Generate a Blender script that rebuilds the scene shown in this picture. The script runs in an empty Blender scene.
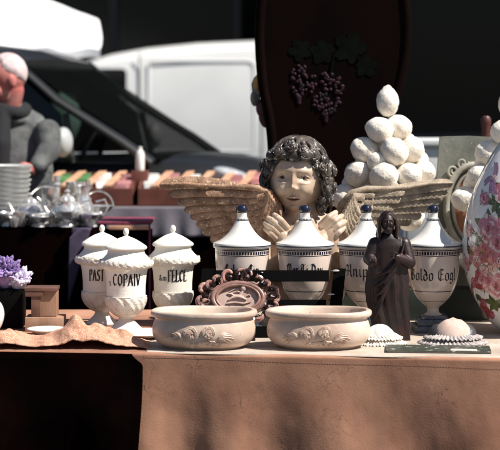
import bpy, bmesh, math, random
import numpy as np
from mathutils import Vector, Matrix, noise, Euler
R = math.radians
PI = math.pi
scene = bpy.context.scene
COL = scene.collection

# ------------------------------------------------------------------ camera
FPX, HOR, CAMZ = 1800.0, 99.0, 1.58
cam_d = bpy.data.cameras.new('camera'); cam = bpy.data.objects.new('camera', cam_d); COL.objects.link(cam)
cam.location = (0, 0, CAMZ); cam.rotation_euler = (R(90), 0, 0)
cam_d.sensor_width = 36; cam_d.lens = FPX/500*36
cam_d.shift_y = -(225-HOR)/500
cam_d.clip_start = .1; cam_d.clip_end = 500
cam_d.dof.use_dof = True; cam_d.dof.focus_distance = 6.2; cam_d.dof.aperture_fstop = 3.6
scene.camera = cam

# ------------------------------------------------------------------ light
SUN = Vector((.56, -.235, .79)).normalized()          # towards the sun
wd = bpy.data.worlds.new('World'); scene.world = wd; wd.use_nodes = True
nt = wd.node_tree; nt.nodes.clear()
sky = nt.nodes.new('ShaderNodeTexSky'); sky.sky_type = 'NISHITA'; sky.sun_disc = False
sky.sun_elevation = math.asin(SUN.z); sky.sun_rotation = math.atan2(SUN.x, SUN.y)
bg = nt.nodes.new('ShaderNodeBackground'); bg.inputs['Strength'].default_value = .05
wo = nt.nodes.new('ShaderNodeOutputWorld')
nt.links.new(sky.outputs[0], bg.inputs[0]); nt.links.new(bg.outputs[0], wo.inputs[0])
sd = bpy.data.lights.new('sun', 'SUN'); so = bpy.data.objects.new('sun', sd); COL.objects.link(so)
sd.energy = 5.0; sd.angle = R(.5); sd.color = (1, .955, .88)
so.rotation_euler = SUN.to_track_quat('Z', 'Y').to_euler(); so.location = (4, -3, 6)
scene.view_settings.view_transform = 'Standard'; scene.view_settings.look = 'None'
scene.view_settings.gamma = 1; scene.view_settings.exposure = .66
try: scene.view_settings.use_curve_mapping = False
except Exception: pass
scene.cycles.max_bounces = 6

# ------------------------------------------------------------------ helpers
def at(px, py, D):
    """a measured point of the place: column, row and distance -> world"""
    return Vector(((px-250)*D/FPX, D, CAMZ-(py-HOR)*D/FPX))

def mat(name, c1, c2=None, rough=.6, scale=8, bump=0, bscale=60, metal=0, spec=.5, detail=6, lo=.35, hi=.65,
        speck=None, speck_scale=120, speck_t=.62, coat=0, alpha=None, trans=0, bdist=.002, rough2=None, vein=None, vein_scale=14, sss=0, stretch=None):
    m = bpy.data.materials.new(name); m.use_nodes = True
    n = m.node_tree.nodes; l = m.node_tree.links
    b = n['Principled BSDF']
    b.inputs['Roughness'].default_value = rough; b.inputs['Metallic'].default_value = metal
    b.inputs['Specular IOR Level'].default_value = spec; b.inputs['Coat Weight'].default_value = coat
    b.inputs['Coat Roughness'].default_value = .06
    if trans: b.inputs['Transmission Weight'].default_value = trans
    if alpha is not None: b.inputs['Alpha'].default_value = alpha
    tc = n.new('ShaderNodeTexCoord'); src = tc.outputs['Object']
    if stretch:
        mp = n.new('ShaderNodeMapping'); mp.inputs['Scale'].default_value = stretch
        l.new(src, mp.inputs[0]); src = mp.outputs[0]
    c2 = c2 or tuple(x*.78 for x in c1)
    ns = n.new('ShaderNodeTexNoise'); ns.inputs['Scale'].default_value = scale; ns.inputs['Detail'].default_value = detail
    ns.inputs['Roughness'].default_value = .6
    l.new(src, ns.inputs['Vector'])
    cr = n.new('ShaderNodeValToRGB'); cr.color_ramp.elements[0].position = lo; cr.color_ramp.elements[1].position = hi
    cr.color_ramp.elements[0].color = (*c2, 1); cr.color_ramp.elements[1].color = (*c1, 1)
    l.new(ns.outputs['Fac'], cr.inputs[0]); out = cr.outputs[0]
    if speck:
        n2 = n.new('ShaderNodeTexNoise'); n2.inputs['Scale'].default_value = speck_scale; n2.inputs['Detail'].default_value = 3
        l.new(src, n2.inputs['Vector'])
        r2 = n.new('ShaderNodeValToRGB'); r2.color_ramp.elements[0].position = speck_t; r2.color_ramp.elements[1].position = speck_t+.05
        l.new(n2.outputs['Fac'], r2.inputs[0])
        mx = n.new('ShaderNodeMix'); mx.data_type = 'RGBA'
        l.new(r2.outputs[0], mx.inputs['Factor']); l.new(out, mx.inputs['A']); mx.inputs['B'].default_value = (*speck, 1)
        out = mx.outputs['Result']
    if vein:
        nv = n.new('ShaderNodeTexNoise'); nv.inputs['Scale'].default_value = vein_scale; nv.inputs['Detail'].default_value = 4; nv.inputs['Distortion'].default_value = 1.2
        l.new(src, nv.inputs['Vector'])
        rv = n.new('ShaderNodeValToRGB'); e_ = rv.color_ramp.elements; e_[0].position = .488; e_[0].color = (0,0,0,1); e_[1].position = .5; e_[1].color = (1,1,1,1)
        e3 = e_.new(.512); e3.color = (0,0,0,1); l.new(nv.outputs['Fac'], rv.inputs[0])
        nm = n.new('ShaderNodeTexNoise'); nm.inputs['Scale'].default_value = vein_scale*.45; l.new(src, nm.inputs['Vector'])
        rm = n.new('ShaderNodeValToRGB'); rm.color_ramp.elements[0].position = .50; rm.color_ramp.elements[1].position = .68; l.new(nm.outputs['Fac'], rm.inputs[0])
        mm = n.new('ShaderNodeMath'); mm.operation = 'MULTIPLY'; l.new(rv.outputs[0], mm.inputs[0]); l.new(rm.outputs[0], mm.inputs[1])
        mx = n.new('ShaderNodeMix'); mx.data_type = 'RGBA'; l.new(mm.outputs[0], mx.inputs['Factor']); l.new(out, mx.inputs['A']); mx.inputs['B'].default_value = (*vein, 1)
        out = mx.outputs['Result']
    l.new(out, b.inputs['Base Color'])
    if rough2 is not None:
        mr = n.new('ShaderNodeMapRange'); mr.inputs['To Min'].default_value = rough; mr.inputs['To Max'].default_value = rough2
        l.new(ns.outputs['Fac'], mr.inputs[0]); l.new(mr.outputs[0], b.inputs['Roughness'])
    if bump:
        n3 = n.new('ShaderNodeTexNoise'); n3.inputs['Scale'].default_value = bscale; n3.inputs['Detail'].default_value = 5
        l.new(src, n3.inputs['Vector'])
        bp = n.new('ShaderNodeBump'); bp.inputs['Strength'].default_value = bump; bp.inputs['Distance'].default_value = bdist
        l.new(n3.outputs['Fac'], bp.inputs['Height']); l.new(bp.outputs[0], b.inputs['Normal'])
    return m

class MB:
    def __init__(s): s.v = []; s.f = []; s.m = []
    def add(s, vs, fs, mi=0):
        o = len(s.v); s.v += [tuple(p) for p in vs]; s.f += [tuple(i+o for i in f) for f in fs]; s.m += [mi]*len(fs); return s
    def box(s, c, d, rot=None, mi=0, bev=.0):
        bm = bmesh.new(); bmesh.ops.create_cube(bm, size=1)
        for v in bm.verts: v.co = Vector((v.co.x*d[0], v.co.y*d[1], v.co.z*d[2]))
        if bev: bmesh.ops.bevel(bm, geom=bm.edges[:], offset=bev, segments=2, affect='EDGES', profile=.6)
        q = Euler(rot or (0,0,0)).to_matrix(); c = Vector(c)
        bm.verts.ensure_lookup_table()
        s.add([q @ v.co + c for v in bm.verts], [[v.index for v in f.verts] for f in bm.faces], mi); bm.free(); return s
    def ball(s, c, r, rot=None, seg=20, ring=12, mi=0, fn=None):
        if not hasattr(r, '__len__'): r = (r, r, r)
        q = Euler(rot).to_matrix() if rot is not None else Matrix.Identity(3); c = Vector(c)
        vs = []; fs = []
        for j in range(ring+1):
            ph = PI*j/ring
            for i in range(seg):
                th = 2*PI*i/seg
                d = Vector((math.sin(ph)*math.cos(th), math.sin(ph)*math.sin(th), math.cos(ph)))
                k = fn(d) if fn else 1
                vs.append(q @ Vector((d.x*r[0]*k, d.y*r[1]*k, d.z*r[2]*k)) + c)
        for j in range(ring):
            for i in range(seg):
                a = j*seg+i; b_ = j*seg+(i+1) % seg
                fs.append((a, a+seg, b_+seg, b_))
        return s.add(vs, fs, mi)
    def lathe(s, prof, c=(0,0,0), seg=56, sx=1, sy=1, mi=0, fn=None, cap=True):
        vs = []; fs = []
        for j, (r, z) in enumerate(prof):
            for i in range(seg):
                th = 2*PI*i/seg
                k = fn(th, z, j) if fn else 0
                vs.append((c[0]+(r*sx+k)*math.cos(th), c[1]+(r*sy+k)*math.sin(th), c[2]+z))
        for j in range(len(prof)-1):
            for i in range(seg):
                a = j*seg+i; b_ = j*seg+(i+1) % seg
                fs.append((a, b_, b_+seg, a+seg))
        if cap:
            fs.append(tuple(range(seg))[::-1]); fs.append(tuple((len(prof)-1)*seg+i for i in range(seg)))
        return s.add(vs, fs, mi)
    def tube(s, pts, rad, seg=10, mi=0, flat=1.0, up=None):
        pts = [Vector(p) for p in pts]; n = len(pts)
        if not hasattr(rad, '__len__'): rad = [rad]*n
        vs = []; fs = []; ref = Vector(up) if up is not None else Vector((0, 0, 1))
        for i, p in enumerate(pts):
            t = (pts[min(i+1, n-1)] - pts[max(i-1, 0)]).normalized()
            if up is None and abs(t.dot(ref)) > .95: ref = Vector((0, 1, 0)) if abs(t.y) < .9 else Vector((1, 0, 0))
            a = t.cross(ref).normalized(); b_ = a.cross(t).normalized()
            if up is None: ref = b_
            for k in range(seg):
                th = 2*PI*k/seg
                vs.append(p + a*math.cos(th)*rad[i] + b_*math.sin(th)*rad[i]*flat)
        for i in range(n-1):
            for k in range(seg):
                x = i*seg+k; y = i*seg+(k+1) % seg
                fs.append((x, y, y+seg, x+seg))
        fs.append(tuple(range(seg))[::-1]); fs.append(tuple((n-1)*seg+k for k in range(seg)))
        return s.add(vs, fs, mi)
    def cap(s, p, q, r1, r2, seg=14, mi=0):                  # capsule limb
        p = Vector(p); q = Vector(q)
        s.tube([p, p.lerp(q, .5), q], [r1, (r1+r2)/2, r2], seg, mi); s.ball(p, r1, seg=seg, ring=8, mi=mi); s.ball(q, r2, seg=seg, ring=8, mi=mi); return s
    def limb(s, pts, rad, seg=14, mi=0):
        for i in range(len(pts)-1): s.cap(pts[i], pts[i+1], rad[i], rad[i+1], seg, mi)
        return s
    def poly(s, pts2, th, M, mi=0):                          # extruded outline; M maps (x, y, z)->world
        n = len(pts2)
        vs = [M @ Vector((x, 0, y)) for x, y in pts2] + [M @ Vector((x, th, y)) for x, y in pts2]
        fs = [tuple(range(n)), tuple(range(n, 2*n))[::-1]] + [(i, (i+1) % n, n+(i+1) % n, n+i) for i in range(n)]
        return s.add(vs, fs, mi)
    def grid(s, fn, nu, nv, mi=0):
        vs = [fn(i/nu, j/nv) for j in range(nv+1) for i in range(nu+1)]
        fs = [(j*(nu+1)+i, j*(nu+1)+i+1, (j+1)*(nu+1)+i+1, (j+1)*(nu+1)+i) for j in range(nv) for i in range(nu)]
        return s.add(vs, fs, mi)
    def build(s, name, mats, parent=None, loc=None, angle=40, remesh=None, smooth=0, solid=0, subdiv=0):
        me = bpy.data.meshes.new(name)
        base = Vector(loc) if loc is not None else Vector((0, 0, 0))
        me.from_pydata([tuple(Vector(p)-base) for p in s.v], [], s.f)
        if not isinstance(mats, (list, tuple)): mats = [mats]
        for m in mats: me.materials.append(m)
        me.polygons.foreach_set('material_index', s.m)
        bm = bmesh.new(); bm.from_mesh(me); bmesh.ops.remove_doubles(bm, verts=bm.verts, dist=1e-6)
        bmesh.ops.recalc_face_normals(bm, faces=bm.faces); bm.to_mesh(me); bm.free()
        o = bpy.data.objects.new(name, me); COL.objects.link(o); o.location = base
        if remesh or solid or subdiv:
            if remesh:
                md = o.modifiers.new('r', 'REMESH'); md.mode = 'VOXEL'; md.voxel_size = remesh
            if smooth:
                ms = o.modifiers.new('s', 'SMOOTH'); ms.iterations = smooth; ms.factor = .5
            if solid:
                md = o.modifiers.new('t', 'SOLIDIFY'); md.thickness = solid
            if subdiv:
                md = o.modifiers.new('d', 'SUBSURF'); md.levels = subdiv; md.render_levels = subdiv
            dg = bpy.context.evaluated_depsgraph_get()
            m2 = bpy.data.meshes.new_from_object(o.evaluated_get(dg)); o.modifiers.clear()
            o.data = m2; m2.name = name; me = m2
            if not len(m2.materials):
                for m in mats: m2.materials.append(m)
        me.shade_smooth()
        if not remesh: me.set_sharp_from_angle(angle=R(angle))
        if parent is not None:
            o.parent = parent; o.location = base - world_loc(parent)
        return o

def world_loc(o):
    p = Vector(o.location)
    while o.parent: o = o.parent; p += Vector(o.location)
    return p
def tag(o, label, cat, group=None):
    o['label'] = label; o['category'] = cat
    if group: o['group'] = group
    return o
def thing(name, label, cat, loc=(0, 0, 0), group=None):
    o = bpy.data.objects.new(name, None); COL.objects.link(o); o.location = loc; o.empty_display_size = .1
    return tag(o, label, cat, group)
def struct(o): o['kind'] = 'structure'; return o
def smoothprof(pts, n=5):
    out = []
    P = [Vector((a, b)) for a, b in pts]
    for i in range(len(P)-1):
        p0 = P[max(i-1, 0)]; p1 = P[i]; p2 = P[i+1]; p3 = P[min(i+2, len(P)-1)]
        for k in range(n):
            t = k/n
            q = .5*((2*p1)+(-p0+p2)*t+(2*p0-5*p1+4*p2-p3)*t*t+(-p0+3*p1-3*p2+p3)*t**3)
            out.append((max(q.x, 0), q.y))
    out.append(tuple(P[-1])); return out
def fbm(x, y, z=0, o=4):
    return noise.fractal(Vector((x, y, z)), 1.0, 2.0, o)
def ss(a, b, x):
    t = max(0, min(1, (x-a)/(b-a))); return t*t*(3-2*t)

TZ = .75                                              # the stall's table top
# ------------------------------------------------------------------ materials
M = {}
M['asphalt'] = mat('asphalt', (.06,.06,.062), (.035,.035,.036), .9, 3, .6, 180)
M['wall'] = mat('shade_black_render', (.003,.003,.003), (.002,.002,.002), .9, 1.5, spec=.05)  # near-black colour carries the deep shade of the facade
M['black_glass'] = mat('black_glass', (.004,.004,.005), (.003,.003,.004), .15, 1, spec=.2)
M['dark_metal'] = mat('dark_metal', (.02,.02,.02), rough=.5)
M['shop_frame'] = mat('shop_frame', (.028,.028,.028), (.016,.016,.016), .5, 4)
M['rust_cloth'] = mat('rust_cloth', (.46,.235,.145), (.23,.10,.06), .92, 3.5, .2, 190, lo=.32, hi=.68, vein=(.09,.045,.032), vein_scale=13, bdist=.003, detail=10)
M['top_cloth'] = mat('pale_top_cloth', (.52,.44,.37), (.34,.27,.215), .9, 6, .5, 60, vein=(.2,.14,.11), vein_scale=9, bdist=.003, detail=9)
M['seam'] = mat('seam_thread', (.16,.075,.05), rough=.9)
M['black_cloth'] = mat('black_cloth', (.0055,.0018,.0016), (.0014,.0009,.0009), 1, 2, .2, 90, spec=.0)
M['salmon'] = mat('salmon_towel', (.68,.36,.24), (.50,.23,.14), .95, 30, 1, 420, speck=(.80,.55,.40), speck_scale=260, speck_t=.56, bdist=.004)
M['plaster'] = mat('cream_plaster', (.86,.83,.77), (.76,.70,.61), .75, 14, .35, 160, speck=(.42,.34,.25), speck_scale=170, speck_t=.68)
M['plaster_rough'] = mat('rough_cream_plaster', (.84,.80,.73), (.66,.59,.50), .85, 40, .7, 220, speck=(.36,.28,.2), speck_scale=240, speck_t=.62, bdist=.003)
M['enamel'] = mat('black_lettering', (.012,.011,.012), rough=.35)
M['faience'] = mat('glazed_white', (.82,.80,.76), (.75,.72,.67), .16, 6, .04, 40, coat=.4, speck=(.5,.42,.34), speck_scale=210, speck_t=.74)
M['faience_shaded'] = mat('glazed_white_body_shaded', (.70,.59,.52), (.62,.50,.43), .18, 5, .04, 40, coat=.35, speck=(.4,.3,.25), speck_scale=230, speck_t=.76)  # beige tone paints the lid's shade into the white glaze
M['cobalt'] = mat('cobalt_glaze', (.010,.012,.034), (.006,.007,.018), .15, 20, coat=.6)
M['slate_glaze'] = mat('grey_blue_glaze', (.10,.115,.14), (.05,.055,.075), .3, 30, speck=(.35,.36,.38), speck_scale=60, speck_t=.66)
M['bowl'] = mat('peach_stoneware', (.76,.62,.51), (.50,.36,.28), .36, 5, .25, 80, coat=.15, speck=(.33,.19,.13), speck_scale=80, speck_t=.68)
M['relief'] = mat('relief_wash', (.74,.57,.45), (.34,.20,.15), .5, 50, .3, 150)
M['skin'] = mat('painted_flesh', (.66,.51,.39), (.38,.26,.18), .42, 11, .25, 90, speck=(.16,.10,.07), speck_scale=34, speck_t=.68, detail=9)
M['curl'] = mat('grey_brown_hair_paint', (.115,.094,.08), (.018,.013,.011), .34, 26, .4, 120, speck=(.42,.37,.32), speck_scale=60, speck_t=.61)
M['wing_brown'] = mat('brown_wing_paint', (.46,.27,.165), (.20,.105,.06), .6, 24, .8, 260, speck=(.60,.42,.28), speck_scale=110, speck_t=.60, bdist=.003, detail=10)
M['wing_grey'] = mat('taupe_wing_paint', (.50,.40,.29), (.22,.16,.11), .6, 24, .8, 260, speck=(.46,.38,.29), speck_scale=160, speck_t=.62, bdist=.003)
M['eye_dark'] = mat('dark_iris', (.02,.012,.008), rough=.15)
M['eye_white'] = mat('eye_paint', (.17,.11,.075), rough=.25)
M['lip'] = mat('lip_paint', (.50,.30,.22), (.40,.24,.17), .45, 30)
M['mahogany'] = mat('dark_brown_wood', (.030,.012,.009), (.014,.006,.005), .35, 12, .2, 50, stretch=(1,1,.2))
M['figure_wood'] = mat('dark_figure_wood', (.026,.0075,.006), (.007,.003,.0025), .5, 18, .3, 90, coat=.04)
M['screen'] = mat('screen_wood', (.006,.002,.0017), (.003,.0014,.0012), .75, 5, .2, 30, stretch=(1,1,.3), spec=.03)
M['grape'] = mat('grape_paint', (.034,.010,.020), (.002,.0012,.0015), .5, 22, spec=.15)
M['vine'] = mat('vine_leaf_paint', (.0035,.005,.003), (.002,.0025,.0018), .8, 30, spec=.04)
M['ball'] = mat('pitted_white_plaster', (.90,.85,.77), (.78,.70,.60), .9, 24, .55, 110, speck=(.36,.28,.21), speck_scale=120, speck_t=.65, bdist=.004)
M['plaque'] = mat('grey_green_paint', (.22,.225,.19), (.12,.125,.105), .75, 9, .5, 60, speck=(.40,.38,.33), speck_scale=50, speck_t=.66)
M['plaque_light'] = mat('worn_grey_carving', (.42,.40,.34), (.25,.235,.19), .7, 20, .5, 80)
M['oval_brown'] = mat('orange_brown_oval', (.34,.13,.065), (.2,.075,.04), .5, 9)
M['redwood'] = mat('red_brown_wood', (.10,.026,.018), (.05,.014,.01), .5, 10, .2, 60)
M['porcelain'] = mat('porcelain', (.85,.82,.79), (.8,.76,.73), .1, 4, coat=.6)
for k, c in dict(pink=(.60,.20,.24), pink_light=(.82,.58,.56), rose_deep=(.36,.05,.08), leaf=(.13,.16,.045), leaf_dark=(.06,.085,.03), orange=(.55,.20,.09), lilac=(.42,.22,.36), berry=(.42,.06,.07), stem=(.16,.10,.07), yellow=(.75,.5,.15)).items():
    M['f_'+k] = mat('glaze_'+k, c, tuple(x*.62 for x in c), .14, 70, coat=.5)
M['black_wood'] = mat('black_painted_wood', (.0035,.003,.003), (.002,.002,.002), .7, 20, .2, 60, speck=(.10,.08,.07), speck_scale=24, speck_t=.70, spec=.06)
M['white_spot'] = mat('matte_white', (.6,.58,.55), rough=.6)
M['bronze'] = mat('rose_bronze_highlights', (.50,.27,.22), (.030,.013,.012), .34, 26, .3, 90, metal=.15, lo=.44, hi=.58)  # pink against black imitates lit highlights on the dark scrolls
M['ring'] = mat('rose_ring', (.34,.19,.155), (.14,.07,.055), .4, 18)
M['bronze_black'] = mat('blackened_bronze', (.045,.022,.02), (.012,.007,.007), .4, 30, metal=.4)
M['cameo'] = mat('cameo_pink', (.50,.37,.32), (.32,.20,.165), .45, 20)
M['block'] = mat('carved_tan_wood', (.42,.25,.165), (.24,.125,.075), .65, 14, .4, 60, stretch=(1,1,.3))
M['block_dark'] = mat('brown_wood_edge', (.16,.075,.05), (.09,.04,.025), .6, 14)
M['amethyst'] = mat('amethyst', (.40,.29,.55), (.16,.09,.27), .3, 20, coat=.4)
M['quartz'] = mat('white_quartz', (.78,.72,.82), (.55,.45,.68), .25, 18, coat=.3)
M['dark_green'] = mat('dark_green_paint', (.012,.022,.018), (.007,.013,.010), .6, 8)
M['cover_green'] = mat('booklet_cover', (.05,.06,.045), (.025,.03,.022), .5, 25, speck=(.36,.34,.27), speck_scale=40, speck_t=.6)
M['paper'] = mat('paper_edge', (.72,.62,.55), rough=.8)
M['lace'] = mat('cream_lace', (.80,.76,.70), (.62,.56,.49), .8, 60, .4, 200)
M['lace_grey'] = mat('grey_lace', (.50,.45,.43), (.28,.24,.235), .8, 60, .4, 200)
M['doll'] = mat('doll_face', (.72,.56,.48), (.60,.42,.35), .12, 20, coat=.7)
M['doll_hair'] = mat('charcoal_hair', (.05,.048,.055), (.03,.03,.034), .5, 60)
M['silver'] = mat('silver', (.93,.91,.89), (.50,.48,.46), .2, 60, metal=.7)
M['brass'] = mat('brass', (.72,.55,.25), (.5,.36,.15), .22, 10, metal=1)
M['wicker'] = mat('pale_grey_glaze', (.62,.62,.60), (.42,.42,.41), .5, 20)
M['purple_cloth'] = mat('purple_cloth', (.075,.055,.10), (.04,.03,.055), .85, 12, .4, 90)
M['pink_cloth'] = mat('pink_cloth', (.22,.035,.07), (.12,.02,.04), .8, 20, .3, 90)
M['grey_cloth'] = mat('grey_cloth', (.21,.19,.22), (.15,.135,.155), .9, 5, .4, 60)
M['tray_wood'] = mat('tray_red_wood', (.17,.055,.038), (.10,.030,.021), .5, 8, .2, 60)
M['slat_wood'] = mat('tray_pale_wood', (.66,.38,.24), (.48,.25,.15), .6, 14)
M['card_green'] = mat('card_green', (.09,.22,.08), rough=.5); M['card_white'] = mat('card_white', (.75,.72,.70), rough=.6)
M['card_rose'] = mat('card_rose', (.45,.2,.2), rough=.6); M['card_dark'] = mat('card_dark', (.06,.04,.04), rough=.6)
M['man_skin'] = mat('ruddy_skin', (.50,.215,.18), (.40,.10,.09), .55, 14, .1, 90, spec=.3)
M['man_hair'] = mat('white_hair', (.70,.60,.60), (.50,.36,.36), .8, 22, .5, 160)
M['jacket'] = mat('grey_jacket', (.13,.133,.133), (.05,.052,.052), .85, 10, .5, 40, bdist=.01)
M['scarf'] = mat('black_scarf', (.009,.009,.011), rough=.9)
M['trousers'] = mat('navy_trousers', (.02,.022,.03), rough=.9)
M['shoe'] = mat('shoe', (.02,.014,.01), rough=.4)
M['car_dark'] = mat('charcoal_car_paint', (.011,.0112,.0115), (.009,.0092,.0095), .45, 2, coat=.12, spec=.35)
M['car_trim'] = mat('car_trim', (.012,.012,.012), rough=.5)
M['van_white'] = mat('silver_white_van_paint', (.70,.70,.69), (.64,.64,.63), .4, 2, coat=.3)
M['tyre'] = mat('tyre', (.015,.015,.015), rough=.85)
M['rim'] = mat('wheel_rim', (.4,.4,.41), rough=.3, metal=.9)
M['lamp_glass'] = mat('headlight_lens', (.55,.57,.58), (.35,.36,.38), .12, 60, coat=1)
M['mirror_grey'] = mat('pale_mirror_shell', (.40,.41,.41), rough=.5)
M['soft_green'] = mat('pale_green_matte', (.30,.52,.42), rough=.9)
M['canopy'] = mat('white_canvas', (.86,.86,.87), (.80,.80,.82), .8, 3, .3, 8)
M['white_paint'] = mat('chalky_white_paint', (.66,.67,.66), (.55,.56,.55), .6, 6, .2, 60)
M['glass'] = mat('car_window', (.006,.007,.007), rough=.05, trans=.0, alpha=.93, spec=.35)

# ------------------------------------------------------------------ the setting
g = MB(); g.add([(-120,-60,0),(120,-60,0),(120,200,0),(-120,200,0)], [(0,1,2,3)]); struct(g.build('ground', M['asphalt']))
g = MB(); g.box((0, 21.2, .06), (60, 4.6, .12), bev=.01); struct(g.build('pavement', mat('paving', (.09,.09,.088), (.06,.06,.06), .9, 6)))
bld = thing('shop_building', 'shop front with dark glass, blackened for deep shade, behind the vehicles', 'building', (0, 22.2, .12))
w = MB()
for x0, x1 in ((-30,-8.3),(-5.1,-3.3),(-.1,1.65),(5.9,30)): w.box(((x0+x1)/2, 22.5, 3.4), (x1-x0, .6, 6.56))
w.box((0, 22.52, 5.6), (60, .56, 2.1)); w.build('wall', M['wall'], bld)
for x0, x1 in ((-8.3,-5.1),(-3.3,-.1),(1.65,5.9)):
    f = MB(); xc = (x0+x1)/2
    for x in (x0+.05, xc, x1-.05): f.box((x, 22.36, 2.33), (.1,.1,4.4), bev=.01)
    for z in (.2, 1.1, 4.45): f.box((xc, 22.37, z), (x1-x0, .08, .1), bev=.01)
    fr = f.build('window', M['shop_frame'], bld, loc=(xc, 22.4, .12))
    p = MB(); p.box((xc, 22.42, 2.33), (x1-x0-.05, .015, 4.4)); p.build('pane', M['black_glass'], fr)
o_ = MB(); o_.box((0, 20.7, 4.95), (60, 3.2, .3)); o_.build('added_overhang', M['wall'], bld)  # unseen overhang, added to keep the sun off the facade

# ------------------------------------------------------------------ the stall table and its cloths
def edgeY(x): return 5.905-.145*(x+.42)/1.25           # the table runs a little askew
TL, TR, TB = -1.55, 1.45, 7.08
tb = thing('trestle_table', 'trestle table hidden under the rust-brown cloth, carrying the antiques', 'table', (0, 6.4, 0))
b = MB(); e0, e1 = edgeY(TL)+.015, edgeY(TR)+.015
b.add([(TL,e0,.71),(TR,e1,.71),(TR,TB,.71),(TL,TB,.71),(TL,e0,.742),(TR,e1,.742),(TR,TB,.742),(TL,TB,.742)],
      [(0,1,2,3),(4,5,6,7),(0,1,5,4),(1,2,6,5),(2,3,7,6),(3,0,4,7)]); b.build('tabletop', M['block'], tb)
for x in (TL+.2, TR-.2):
    for y in (6.15, 6.9):
        b = MB(); b.tube([(x, y, 0), (x, y, .71)], .025, 12); b.build('leg', M['dark_metal'], tb, loc=(x, y, 0))
def cloth_fn(x0, x1, ztop, zbot, yo, back, fold, seed, lift=0):
    def fn(u, v):
        x = x0+(x1-x0)*u; e = edgeY(x)-yo; r = .012
        if v < .35:
            y = back+(e+r-back)*(v/.35); z = ztop+.0012*fbm(x*6, y*6, seed)
            if x0 < -1: pass
            return (x, y, z)
        if v < .45:
            a = (v-.35)/.1*PI/2; return (x, e+r-math.sin(a)*r, ztop-r+math.cos(a)*r+.0008*fbm(x*6, e*6, seed))
        t = (v-.45)/.55; z = (ztop-r)+(zbot-(ztop-r))*t
        k = ss(0, .5, t)
        f = fold*k*(math.sin(x*17+seed+1.2*math.sin(x*5+t*2))*.6+.30*fbm(x*3.2, t*.9, seed)) + .0012*fbm(x*14, z*9, seed+3)*ss(0,.08,t)
        return (x, e-f-.01*t, z)
    return fn
c = MB(); c.grid(cloth_fn(TL-.03, TR+.03, TZ, .06, .006, TB+.01, .030, 2.3), 420, 150)
ct = tag(c.build('tablecloth', M['rust_cloth'], angle=180), 'mottled rust-brown suede cloth draped over the table front, stitched along its upper edge', 'tablecloth')
sm = MB(); cf_ = cloth_fn(TL-.03, TR+.03, TZ, .06, .006, TB+.01, .030, 2.3)
def on_cloth(x, z):
    v = .45+.55*((TZ-.012-z)/(TZ-.072)); return Vector(cf_((x-(TL-.03))/(TR-TL+.06), v))+Vector((0, -.0001, 0))
x = -.35
while x < TR:
    zz = TZ-.016-.016*(x+.36)/1.0-.0015*math.sin(x*9)
    sm.tube([on_cloth(x, zz), on_cloth(x+.003, zz), on_cloth(x+.006, zz)], .0006, 5); x += .0088
sm.build('stitching', M['seam'], ct)
tc_ = MB(); tx0 = at(146, 360, 5.9).x
def tfn(u, v):
    x = tx0-.02*v+(TR+.02-tx0)*u; e = edgeY(x)-.002+.004*math.sin(x*11); y = e+(TB-.01-e)*v
    return (x, y, TZ+.0022+.0008*fbm(x*5, y*5, 3)-.0035*ss(.012, 0, y-e))
tc_.grid(tfn, 200, 60); tag(tc_.build('table_cover', M['top_cloth'], angle=180, solid=.0015), 'pale sheet added flat over the table top under the bowls and jars', 'cloth')  # pale sheet added so the top is lighter than the front
# the black cloth, hung over the left front
def bfn(u, v):
    t = v; zt = TZ-.004; z = zt+(.05-zt)*t
    xr = at(143, 360, 5.9).x - .020*t + .004*math.sin(t*9) - .035*(1-ss(0, .055, t))
    x = TL-.05+(xr-(TL-.05))*u
    e = edgeY(x)-.016-.045*ss(0,.35,t)
    k = ss(0, .3, t)
    y = e - .018*k*(math.sin(x*21+1.4*math.sin(x*6+t*2))+.6*fbm(x*5, t, 7)) - .012*k + .006*(1-ss(0,.03,t)) - .004*ss(.97,1,u)
    return (x, y, z)
c = MB(); c.grid(bfn, 220, 110)
tag(c.build('black_cloth', M['black_cloth'], angle=180, solid=.003), 'near-black cloth hanging over the left part of the table front', 'cloth')

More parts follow.
